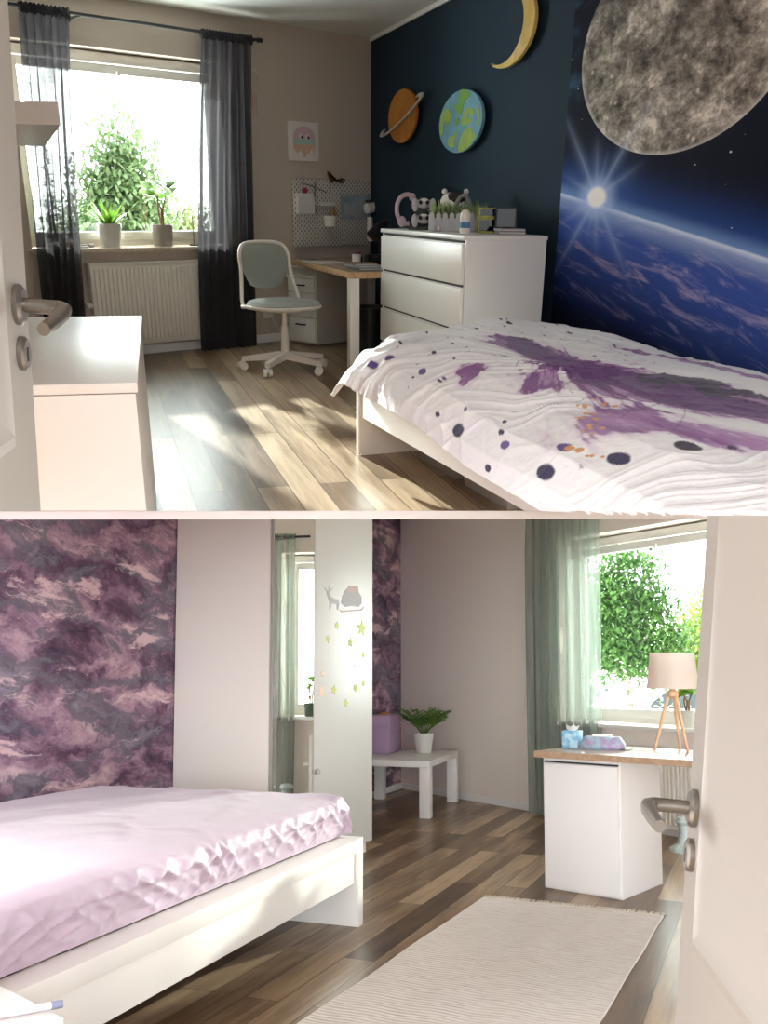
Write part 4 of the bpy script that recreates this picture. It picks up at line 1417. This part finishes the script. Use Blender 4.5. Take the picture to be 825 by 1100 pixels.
window('window_2', WR, S0, S1, ZS0, ZS1, .2, split=None, sill_out=.09, sgn=-1)
SHEER2 = sheer('green voile', '97A39A', (.48, .76), .12)
curtain('curtain', 'sage green sheer curtain at the far end of the lower window behind the desk', WR, 2.0, 2.80, 2.72, .01, -.10, SHEER2, 9, seed=8, header=False, sgn=-1)
curtain('curtain', 'sage green sheer curtain seen only in the wardrobe mirror', WR, 3.84, 4.10, 2.42, .01, -.10, SHEER2, 5, seed=12, sgn=-1)
o = thing('curtain_rod', 'short end of the black curtain rod seen in the wardrobe mirror', 'curtain rod', WR)
b = B(); b.tube([(3.7, -.10, 2.40), (4.14, -.10, 2.40)], .011, 10); part('rod', b, BLACKM, o)
b = B(); b.cyl((4.14, -.10, 2.40), (4.17, -.10, 2.40), .017); part('finial', b, BLACKM, o)
radiator(WR, 2.95, 3.70, .06, .62, 'white ribbed radiator under the lower window behind the desk', sgn=-1)

# ---- wardrobe
MW = frame(LOW, (-1.29, 5.76, 0), R(-33.7))
o = thing('wardrobe', 'tall pale wardrobe with a mirror door standing behind the lilac bed', 'wardrobe', MW)
WARD = mat('wardrobe pale laminate', 'E3DCD2', .55, var=.008)
WARDD = mat('wardrobe white door', 'CBC8C2', .35, var=.006)
WX = .782
b = B(); b.box(0, WX - .022, 0, 1.016, .07, 2.36); b.box(.02, WX - .04, .02, 1.0, 0, .07); part('body', b, WARD, o)
MIR, mb = new_mat('mirror glass')
mb.inputs['Metallic'].default_value = 1; mb.inputs['Base Color'].default_value = (.9, .91, .9, 1); mb.inputs['Roughness'].default_value = .012
b = B(); b.box(WX - .02, WX, .004, .385, .075, 2.36, .002); d1_ = part('mirror_door', b, mat('mirror door edge', '9A9790', .4), o)
b = B(); b.box(WX + .0002, WX + .0012, .012, .382, .09, 2.34); part('mirror', b, MIR, d1_)
b = B(); b.box(WX - .02, WX, .391, 1.014, .075, 2.36, .002); d2_ = part('door', b, WARDD, o)
b = B(); b.cyl((WX, .415, .57), (WX + .02, .415, .57), .016, .02, 16); part('knob', b, mat('clear knob', 'B8B4AC', .25), d2_)
LIME = mat('glow green sticker', 'C3CF72', .6, col2='B5C45E', vs=30)
PEACH = mat('faded peach sticker', 'E6C9A8', .6)
PALEG = mat('pale grey sticker', 'A9A4A4', .6)
PALEP = mat('pale rose sticker', 'B9A09C', .6)
def star(cy_, cz, r, m, rot=0):
    b = B()
    pts = [(cy_ + (r if k % 2 == 0 else r * .45) * math.sin(k * PI / 5 + rot), cz + (r if k % 2 == 0 else r * .45) * math.cos(k * PI / 5 + rot)) for k in range(10)]
    b.prism(pts, WX + .0002, WX + .0018, 'x'); part('star_sticker', b, m, d2_)
# glow stars, in metres along and up the door
for yy, zz, r, m, a in ((0.888, 1.453, 0.055, LIME, 0.1), (0.619, 1.459, 0.028, LIME, 0.2), (0.527, 1.372, 0.03, LIME, 0.5), (0.763, 1.358, 0.032, LIME, 0.1),
        (0.909, 1.278, 0.02, LIME, 0.3), (0.59, 1.057, 0.034, LIME, 0.2), (0.82, 1.066, 0.028, LIME, 0.4), (0.909, 1.095, 0.022, LIME, 0),
        (0.713, 0.973, 0.03, LIME, 0.3), (0.475, 1.159, 0.024, PEACH, 0.1), (0.809, 1.207, 0.007, LIME, 0)):
    star(yy, zz, r, m, a)
b = B(); b.prism([(0.446, 1.017), (0.488, 1.022), (0.48600000000000004, 1.077), (0.448, 1.075)], WX + .0002, WX + .0008, 'x'); part('peach_sticker', b, PEACH, d2_)
b = B()
b.prism([(0.673, 1.644), (0.703, 1.687), (0.743, 1.714), (0.846, 1.728), (0.856, 1.687), (0.888, 1.659), (0.888, 1.616), (0.856, 1.59), (0.784, 1.592), (0.703, 1.581), (0.663, 1.602)], WX + .0002, WX + .0014, 'x')
b.prism([(0.518, 1.639), (0.508, 1.661), (0.532, 1.669), (0.546, 1.641), (0.585, 1.626), (0.633, 1.624), (0.643, 1.601), (0.629, 1.559), (0.619, 1.558), (0.614, 1.593), (0.565, 1.596), (0.546, 1.554), (0.537, 1.554), (0.542, 1.6)], WX + .0002, WX + .0014, 'x')
b.prism([(0.513, 1.661), (0.485, 1.688), (0.491, 1.691), (0.522, 1.668)], WX + .0002, WX + .0012, 'x')
b.prism([(0.527, 1.665), (0.532, 1.703), (0.54, 1.704), (0.537, 1.666)], WX + .0002, WX + .0012, 'x')
b.prism([(0.532, 1.666), (0.575, 1.695), (0.58, 1.692), (0.542, 1.664)], WX + .0002, WX + .0012, 'x')
b.mi = 1
b.prism([(0.723, 1.677), (0.743, 1.72), (0.835, 1.727), (0.856, 1.681)], WX + .0002, WX + .0018, 'x')
b.prism([(0.643, 1.56), (0.663, 1.546), (0.888, 1.568), (0.919, 1.594), (0.909, 1.597), (0.877, 1.577), (0.673, 1.556)], WX + .0002, WX + .0012, 'x')
part('sleigh_sticker', b, [PALEG, PALEP], d2_)

# ---- lilac bed
MBL = frame(LOW, (-.097, 4.415, 0), A_L + R(1.0))      # x toward the camera along the outer side, -y to the left wall
o = thing('bed', 'white wooden bed frame under the lilac sheeted mattress', 'bed', MBL)
BEDW = mat('white bed lacquer', 'EDEAE4', .35, var=.008)
BWID = 1.50
b = B(); b.box(0, .06, -BWID, 0, 0, .398, .003); part('foot_panel', b, BEDW, o)
b = B(); b.box(.06, 2.62, -.05, -.012, .20, .335, .003); b.box(.06, 2.62, -.11, -.002, .335, .395, .004); part('side_rail', b, BEDW, o)
b = B(); b.box(.06, 2.62, -BWID, -BWID + .04, .20, .395, .003); part('side_rail', b, BEDW, o)
b = B()
for k in range(9):
    b.box(.15 + .27 * k, .25 + .27 * k, -BWID + .04, -.11, .30, .318)
part('slats', b, mat('slat birch', 'CDB48F', .6), o)
b = B(); b.box(2.62, 2.68, -BWID, 0, 0, .398, .003); part('head_panel', b, BEDW, o)

# mattress with fitted sheet: rounded, gathered along the side
NA, NB = 260, 96
aa, ss = np.meshgrid(np.linspace(0, 1, NA), np.linspace(0, 1, NB), indexing='ij')
yprof = np.interp(ss, [0, .1, .2, .6, .70, .75, .80, .9, 1], [-1.46, -1.46, -1.42, -.40, -.16, -.09, -.065, -.075, -.10])
zprof = np.interp(ss, [0, .1, .2, .6, .70, .75, .80, .9, 1], [.42, .55, .585, .590, .583, .563, .525, .465, .402])
xx = .0 + 2.60 * aa
end = np.clip(xx / .07, 0, 1)
zz_ = .41 + (zprof - .41) * np.sqrt(np.clip(1 - (1 - end) ** 2.2, 0, 1))
side = np.clip((ss - .70) / .08, 0, 1) * np.clip((1.02 - ss) / .1, 0, 1)
top_ = np.clip((ss - .12) / .1, 0, 1) * np.clip((.76 - ss) / .1, 0, 1)
sw = vnoise(xx * 3, ss * 4, 200, 3)
crs = np.maximum(rid(xx * 24 + ss * 26 + 5 * sw), rid(xx * 22 - ss * 30 + 4 * sw)) * vnoise(xx * 5, ss * 9, 210, 3) * 1.5
yo_ = side * (.016 * crs + .012 * (vnoise(xx * 9, ss * 14, 220, 3) - .5))
zt_ = top_ * (.012 * rid((xx * .6 - (yprof + .4) * 1.4) * 6 + 3 * sw) * vnoise(xx * 1.6, yprof * 2.2, 230, 2) + .006 * rid(yprof * 12 + xx * 5 + 5 * sw) * vnoise(xx * 2, yprof * 3, 240, 2))
zt_ += top_ * .008 * (vnoise(xx * 2.4, yprof * 3.1, 250, 3) - .5)
xo_ = -(1 - end) ** 2 * .0 + .008 * (1 - end) * np.sin(yprof * 40)
corner = np.exp(-((xx / .10) ** 2)) * np.clip((ss - .62) / .12, 0, 1) * np.clip((.86 - ss) / .08, 0, 1)
zt_ += .030 * corner
V_ = np.stack([xx + xo_ + .0, yprof + yo_, zz_ + zt_], -1)
Fv = V_.reshape(-1, 3).tolist()
ii, jj = np.meshgrid(np.arange(NA - 1), np.arange(NB - 1), indexing='ij')
bi = (ii * NB + jj).ravel()
Ff = np.stack([bi, bi + NB, bi + NB + 1, bi + 1], -1).tolist()
Ff.append(list(range(NB)))
Ff.append([(NA - 1) * NB + k for k in range(NB)][::-1])
Ff.append([i * NB for i in range(NA)] + [i * NB + NB - 1 for i in range(NA)][::-1])
me = bpy.data.meshes.new('mattress')
me.from_pydata(Fv, [], Ff)
for p in me.polygons: p.use_smooth = True
me.set_sharp_from_angle(angle=R(70))
LILAC = mat('lilac cotton sheet', 'C0AABB', .6, var=.02, vs=3, bmp=.08, bs=60, sheen=.25)
me.materials.append(LILAC)
o = bpy.data.objects.new('mattress', me); COL.objects.link(o); o.matrix_world = MBL; WM[o.name] = MBL
tag(o, 'mattress in a creased lilac fitted sheet on the white bed', 'mattress')
o = thing('storage_box', 'dark shallow box pushed under the white bed of the lower room', 'box', frame(MBL, (1.1, -.75, 0), 0))
b = B(); b.box(-.3, .3, -.25, .25, 0, .13, .01); part('tub', b, mat('dark grey box', '55504C', .6), o)
b = B(); b.box(-.31, .31, -.26, .26, .13, .145, .004); part('lid', b, mat('grey lid', '6A6560', .6), o)

# ---- low white table in the corner
MTB = frame(LOW, (.370, 7.574, 0), R(163.5))           # x to the left, -y away
o = thing('side_table', 'low white square-legged table in the far corner of the lower room', 'table', MTB)
b = B(); b.box(0, .78, -1.10, 0, .405, .457, .003); part('table_top', b, WHITE, o)
for x, y in ((.0, -.09), (.0, -1.1), (.69, -.09), (.69, -1.1)):
    b = B(); b.box(x + .002, x + .09, y, y + .09, 0, .404, .002); part('leg', b, WHITE, o)
LILB = mat('lilac cardboard', 'A488A6', .7, var=.02)
o = thing('lidded_box', 'lilac lidded storage box on the low white table', 'box', frame(LOW, (.055, 8.25, .459), R(166)))
b = B(); b.box(0.006, .21, -.4, -.006, 0, .25, .004); part('tub', b, LILB, o)
b = B(); b.box(0, .216, -.406, 0, .25, .335, .004); part('lid', b, LILB, o)
b = B(); b.ball((.10, -.2, .338), (.05, .05, .02)); part('bow', b, mat('ochre ribbon', 'B07A4A', .6), o)
o = thing('potted_fern', 'leafy green plant in a grey white pot beside the lilac box', 'plant', frame(LOW, (.355, 8.40, .459)))
pot(o, .068, .092, .175, POTG)
b = B()
for k in range(26):
    a = rnd.uniform(0, 2 * PI); t = rnd.uniform(.1, .5)
    L_ = rnd.uniform(.15, .25)
    p = Vector((.02 * math.cos(a), .02 * math.sin(a), .155)); d = Vector((math.cos(a) * t, math.sin(a) * t, 1)).normalized()
    prev = p
    for j in range(7):
        d = (d + Vector((math.cos(a) * .10, math.sin(a) * .06, -.055))).normalized()
        q = prev + d * L_ / 6
        b.tube([prev, q], .002, 4, cap=False)
        sd = d.cross(Vector((0, 0, 1))).normalized()
        if j > 1:
            for s in (-1, 1):
                b.leaf(q, sd * s + d * .6 + Vector((0, 0, .2)), rnd.uniform(.055, .09), .034, .4, 3)
        prev = q
    b.leaf(prev, d, .06, .022, .4, 3)
part('fronds', b, LEAF3, o, ang=None)

# ---- desk with drawer unit
MDL = frame(LOW, (.82, 5.13, 0), R(-40))
DTOP2 = mat('pale oak laminate', 'E8D9C8', .25, col2='DECBB6', vs=9)
o = thing('desk', 'pale wood-topped desk in front of the lower window', 'desk', MDL)
b = B(); b.box(0, 1.55, 0, .62, .705, .737, .003); part('desk_top', b, DTOP2, o)
b = B(); b.box(-.002, 1.552, -.003, .003, .703, .7365, .001); b.box(-.003, .003, 0, .62, .703, .7365, .001); part('edge_band', b, mat('oak edging', 'B99B7E', .5, col2='AA8C70', vs=30), o)
for y in (.03, .55):
    b = B(); b.box(1.46, 1.51, y, y + .05, 0, .703, .003); part('leg', b, WHITE_P, o)
o = thing('drawer_unit', 'white drawer unit carrying the left end of the lower desk', 'cabinet', frame(MDL, (.02, .042, 0)))
GREYU = mat('drawer unit grey side', 'C9C5BE', .4, var=.01)
b = B(); b.box(.0, .455, .02, .51, .0, .70, .002); part('body', b, WHITE, o)
b = B(); b.box(.012, .445, .0, .019, .012, .672, .003); part('door', b, WHITE, o)
b = B(); b.box(.012, .445, .006, .0195, .676, .684); part('pull_gap', b, DARKG, o)
# things on the desk
TISB = mat('blue printed card', '5FA8C8', .5, col2='B5D3E0', vs=28)
TISP = mat('purple teal print', '9CC6CC', .45, col2='A98FB4', vs=22)
o = thing('tissue_box', 'small blue cube tissue box on the far left of the lower desk', 'tissue box', frame(MDL, (.07, .30, .738), R(8)))
b = B(); b.box(-.045, .045, -.045, .045, 0, .098, .004); part('carton', b, TISB, o)
b = B()
for k in range(7):
    a = k * .9; b.leaf((.015 * math.cos(a), .015 * math.sin(a), .095), (math.cos(a), math.sin(a), 1.4), .045, .04, .4, 3)
part('tissue', b, WHITE_P, o, ang=None)
o = thing('wet_wipe_box', 'teal and purple printed wipes case lying on the lower desk', 'wipes case', frame(MDL, (.24, .33, .738), R(14)))
b = B()
r = []
for z, sx, sy in ((0, .115, .06), (.012, .125, .068), (.03, .125, .068), (.062, .105, .055), (.07, .095, .048)):
    r.append(b.ring([(x * sx, y * sy, z) for x, y in seat_outline(1, 1, 32)]))
for p, q in zip(r, r[1:]): b.bridge(p, q)
b.f(r[0][::-1]); b.f(r[-1]); part('case', b, TISP, o)
b = B(); b.prism([(-.05 + .0, -.028), (.05, -.028), (.05, .028), (-.05, .028)], .0705, .082); part('lid', b, WHITE_P, o)
b = B(); b.box(.10, .155, -.045, .05, .001, .004, .001); part('flap', b, mat('dark flap', '6A6470', .5), o)
LEGW = mat('beech wood', 'D9B48E', .5, col2='CFA67E', vs=20)
SHADE, sb = new_mat('linen lamp shade')
sb.inputs['Base Color'].default_value = lin('F6EEE7'); sb.inputs['Roughness'].default_value = .9
nt = SHADE.node_tree
tl = nt.nodes.new('ShaderNodeBsdfTranslucent'); tl.inputs[0].default_value = lin('FBF3EA')
ms = nt.nodes.new('ShaderNodeMixShader'); ms.inputs[0].default_value = .6
nt.links.new(sb.outputs[0], ms.inputs[1]); nt.links.new(tl.outputs[0], ms.inputs[2]); nt.links.new(ms.outputs[0], nt.nodes['Material Output'].inputs[0])
X.nt = nt
link(bump(nz(coords(), 180, 2), .15), sb.inputs['Normal'])
o = thing('table_lamp', 'tripod table lamp with a pale linen shade on the lower desk', 'lamp', frame(MDL, (.585, .49, .7395), R(20)))
for k in range(3):
    a = k * 2 * PI / 3 + R(195)
    b = B(); b.tube([(.105 * math.cos(a), .105 * math.sin(a), .0), (.022 * math.cos(a), .022 * math.sin(a), .305)], [.008, .0105], 10); part('leg', b, LEGW, o)
b = B(); b.lathe([(.02, 0), (.03, .01), (.03, .035), (.012, .05), (.012, .11)], (0, 0, .285), 16); part('holder', b, LEGW, o)
b = B(); b.lathe([(.138, 0), (.118, .195), (.116, .195), (.136, 0)], (0, 0, .335), 40, capb=False, capt=False); part('lamp_shade', b, SHADE, o)
b = B(); b.ball((0, 0, .42), (.03, .03, .045)); part('bulb', b, WHITE_P, o)

# ---- plants on the lower sill
money(frame(WR, (3.50, .04, ZS0 + .001)), 'bright broad-leaved plant in a white pot on the lower sill beside the door', .30, .11, 26, POTW, .05, .12, LEAF1, .06)
money(frame(WR, (3.72, .02, ZS0 + .001)), 'green plant in a dark green pot on the sill, seen in the wardrobe mirror', .36, .085, 26, mat('dark green pot', '5A665A', .5), .06, .12, LEAF1, .045)
# white fan-shaped gadget on the floor by the radiator
o = thing('floor_stand', 'pale teal footed stand on the floor by the lower radiator', 'stand', frame(LOW, (1.97, 6.2, 0), R(20)))
TEAL = mat('pale teal plastic', 'C2D0CC', .4)
b = B(); b.lathe([(.10, 0), (.10, .02), (.05, .05), (.035, .12), (.045, .17)], seg=24); part('base', b, TEAL, o)
b = B(); b.lathe([(.045, .17), (.06, .19), (.05, .215), (.01, .225)], seg=24); part('cap', b, TEAL, o)

# ---- woven rug
MR = frame(LOW, (1.325, 4.52, 0), R(155.5))
RUGM, rb = new_mat('cream woven cotton')
ux, uy, uz = xyz(coords())
rows = X.m('SINE', uy * 260.0 + nz(coords(), 9, 2) * 3.0)
slub = nz(vec(ux * 9, uy * 90, 0.0), 1.0, 4, .7)
link(ramp(slub * .8 + rows * .06 + .1, ((.3, 'CFC4B8'), (.5, 'EAE2D9'), (.7, 'F3EDE6'))), rb.inputs['Base Color'])
rb.inputs['Roughness'].default_value = .95
link(bump(rows * .5 + slub, .5, .006), rb.inputs['Normal'])
o = thing('rug', 'cream woven cotton rug with fringed edge on the lower floor', 'rug', MR)
def rugf(u, v):
    return (.0 + .895 * u + 0.002 * math.sin(17 * v), 2.0 * v, .004 + .010 * 1 + .002 * math.sin(23 * u + 9 * v))
b = B()
b.grid(rugf, 30, 60)
V0 = b.grid(lambda u, v: (.895 * u + .002 * math.sin(17 * v), 2.0 * v, .0015), 1, 60)
for side_u in (0, 1):
    for k in range(60):
        p = [rugf(side_u, k / 60), rugf(side_u, (k + 1) / 60)]
        b.f(b.ring([p[0], p[1], (p[1][0], p[1][1], .0015), (p[0][0], p[0][1], .0015)]))
for k in range(30):
    p = [rugf(k / 30, 0), rugf((k + 1) / 30, 0)]
    b.f(b.ring([p[0], p[1], (p[1][0], p[1][1], .0015), (p[0][0], p[0][1], .0015)]))
part('weave', b, RUGM, o, ang=None)
b = B()
for k in range(62):
    x = .895 * (k + .5) / 62
    b.tube([(x, .0, .012), (x + rnd.uniform(-.006, .006), -.03, .013), (x + rnd.uniform(-.016, .016), -.065, .006)], [.005, .006, .002], 5)
f_ = part('fringe', b, mat('cream yarn', 'D6CABB', .95), o)

# ---- night table corner with a tube of cream
MN = frame(LOW, (-.655, 1.97, 0), R(137))
o = thing('night_table', 'white night table at the bottom left corner beside the lilac bed', 'table', MN)
b = B(); b.box(0, .30, 0, .40, .425, .45, .004); part('table_top', b, WHITE, o)
for x, y in ((.01, .01), (.25, .01), (.01, .35), (.25, .35)):
    b = B(); b.box(x, x + .04, y, y + .04, 0, .4245, .003); part('leg', b, WHITE, o)
o = thing('cream_tube', 'pale pink tube with a grey cap lying on the white night table', 'tube', frame(LOW, (-.745, 1.985, .4585), R(32)))
b = B(); b.tube([(-.12, 0, .0), (.055, 0, .0)], .008, 12); part('tube', b, mat('pale pink print', 'DDC8CC', .45, col2='D9D5DC', vs=30), o)
b = B(); b.tube([(.055, 0, 0), (.078, 0, 0)], [.009, .0085], 12); part('cap', b, mat('blue grey cap', '8C8FA6', .4), o)

# ---- open door leaf of the lower room
MDO2 = frame(LOW, (.386, 1.22, 0), R(-97)) @ Matrix.Translation((0, 0, .9)) @ Matrix.Rotation(R(-5.0), 4, 'X') @ Matrix.Translation((0, 0, -.9))
WHITE_D = mat('shade-greyed door paint', '958E86', .42, var=.015)  # darker door copy, its shade is painted into the base colour
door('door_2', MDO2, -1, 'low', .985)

# ---- outdoors of the lower window
b = B(); b.prism([(1.6, 9.5), (2.5, 8.0), (14, 8.5), (16, 40), (1.5, 40)], -.9, -.801)
b.prism([(3.0, 17.0), (14, 16), (16, 40), (2.0, 40)], -.8, -.451)
struct('ground', b, mat('pale paving', 'D4D0C8', .9, var=.05), LOW)
OUT1 = leafmat('summer leaf', '3C6A30', '7CA65A', .6, .15)
OUT2 = leafmat('sunlit leaf', '86A648', 'BCCE74', .6, .3)
tree(frame(LOW, (3.68, 14.0, -.8)), 'big green tree left in the lower window view', 4.0, 1.7, [((0, 0, 3.35), (.55, .6, .6)), ((-.35, 0, 2.75), (.65, .7, .65)), ((.3, 0, 2.6), (.55, .6, .5)), ((0, 0, 2.2), (.75, .6, .33))], 17000, .085, OUT1)
tree(frame(LOW, (5.35, 15.5, -.8)), 'sunlit yellow-green tree right in the lower window view', 3.6, 1.5, [((.1, 0, 2.9), (.40, .6, .5)), ((-.1, 0, 2.4), (.6, .7, .5)), ((.35, 0, 2.2), (.6, .6, .45))], 11000, .085, OUT2)
o = thing('flower_bush', 'white flowering bush below the trees outside the lower window', 'bush', frame(LOW, (3.05, 12.4, -.8)))
b = B()
for k in range(900):
    p = (rnd.gauss(0, .35), rnd.gauss(0, .3), .9 + rnd.gauss(.6, .25))
    b.leaf(p, (rnd.gauss(0, 1), rnd.gauss(0, 1), rnd.uniform(0, 1)), .07, .045, .3, 2)
part('foliage', b, leafmat('white blossom', 'E6E4D8', 'C9D0AE', .7, .4), o, ang=None)
b = B(); b.cyl((0, 0, 0), (0, 0, 1.3), .03, .01, 8); part('stem', b, BARK, o)
CARW = mat('white car paint', 'E4E5E6', .3, coat=.5, var=.01)
CARG = mat('dark car glass', '5E676E', .15)
TYRE = mat('tyre rubber', '222224', .8)
def car(M, label):
    o = thing('parked_car', label, 'car', M, 'parked cars outside the lower window')
    b = B()
    b.prism([(-1.95, .28), (-1.98, .62), (-1.75, .82), (-.95, .88), (-.45, 1.32), (.75, 1.36), (1.45, .95), (1.95, .85), (2.0, .45), (1.9, .26)], -.82, .82, 'y')
    part('body', b, CARW, o)
    for s in (-.825, .825):
        b = B(); y0, y1 = sorted((s, s * 1.006)); b.prism([(-.85, .92), (-.40, 1.26), (.70, 1.30), (1.25, .95)], y0, y1, 'y'); part('side_window', b, CARG, o)
    b = B(); b.prism([(-.93, .90), (-.46, 1.31), (-.50, 1.33), (-.98, .91)], -.7, .7, 'y'); part('windscreen', b, CARG, o)
    for x in (-1.25, 1.25):
        for s in (-.84, .66):
            b = B(); b.cyl((x, s, .31), (x, s + .18, .31), .31, seg=20); part('wheel', b, TYRE, o)
    return o
car(frame(LOW, (5.9, 19.2, -.45), R(200)), 'pale parked car right of the flowering bush outside')
car(frame(LOW, (4.9, 22.5, -.45), R(205)), 'pale parked car seen between the flowering bush and the trees')

# ================================================================== CAMERA, LIGHT
cam = bpy.data.cameras.new('camera')
cam.sensor_fit = 'VERTICAL'
cam.sensor_height = 36
cam.lens = 1000 / 1100 * 36
cam.shift_y = 95 / 1100
cam.clip_start = .02
co = bpy.data.objects.new('camera', cam)
COL.objects.link(co)
co.matrix_world = Matrix.Translation(EYE) @ Matrix.Rotation(R(90) + PITCH, 4, 'X')
SC.camera = co


def sun(name, base, direction, strength, ang, col):
    l = bpy.data.lights.new(name, 'SUN')
    l.energy = strength
    l.angle = R(ang)
    l.color = col
    o = bpy.data.objects.new(name, l)
    COL.objects.link(o)
    d = (base.to_3x3() @ Vector(direction)).normalized()
    o.matrix_world = Matrix.Translation((0, 6, 8)) @ d.to_track_quat('-Z', 'Y').to_matrix().to_4x4()
    return o


sun('sun_upper', UP, (1.86, -3.6, -1.45), 11.0, 1.2, (1, .96, .91))
sun('sun_lower', LOW, (-2.15, -2.5, -.74), 3.8, 1.2, (1, .96, .91))

w = bpy.data.worlds.new('sky')
SC.world = w
w.use_nodes = True
X.nt = w.node_tree
bg = w.node_tree.nodes['Background']
tc = X.nt.nodes.new('ShaderNodeTexCoord')
x, y, z = xyz(tc.outputs['Generated'])
bright = smooth(y, .0, .45)            # sunny side, beyond the windows
low = smooth(z, -.34, .0)
rear_fill = smooth(y, -.30, -.92) * (low * .8 + .55) + smooth(y, -.78, -.97) * (low * 2.6 + .5)     # fill glow added to the sky behind the camera, brightens the far walls
link(mixc(bright, 'EEF1F5', 'FFFFFF'), bg.inputs['Color'])
link(bright * 10.0 + rear_fill * 1.2 + .5, bg.inputs['Strength'])

vs = SC.view_settings
vs.view_transform = 'Standard'
vs.look = 'None'
vs.gamma = 1
vs.use_curve_mapping = False
vs.exposure = 0.86
cy = SC.cycles
cy.use_denoising = True
cy.max_bounces = 10
cy.transparent_max_bounces = 24
cy.diffuse_bounces = 6
cy.caustics_reflective = False
cy.caustics_refractive = False
cy.sample_clamp_indirect = 6
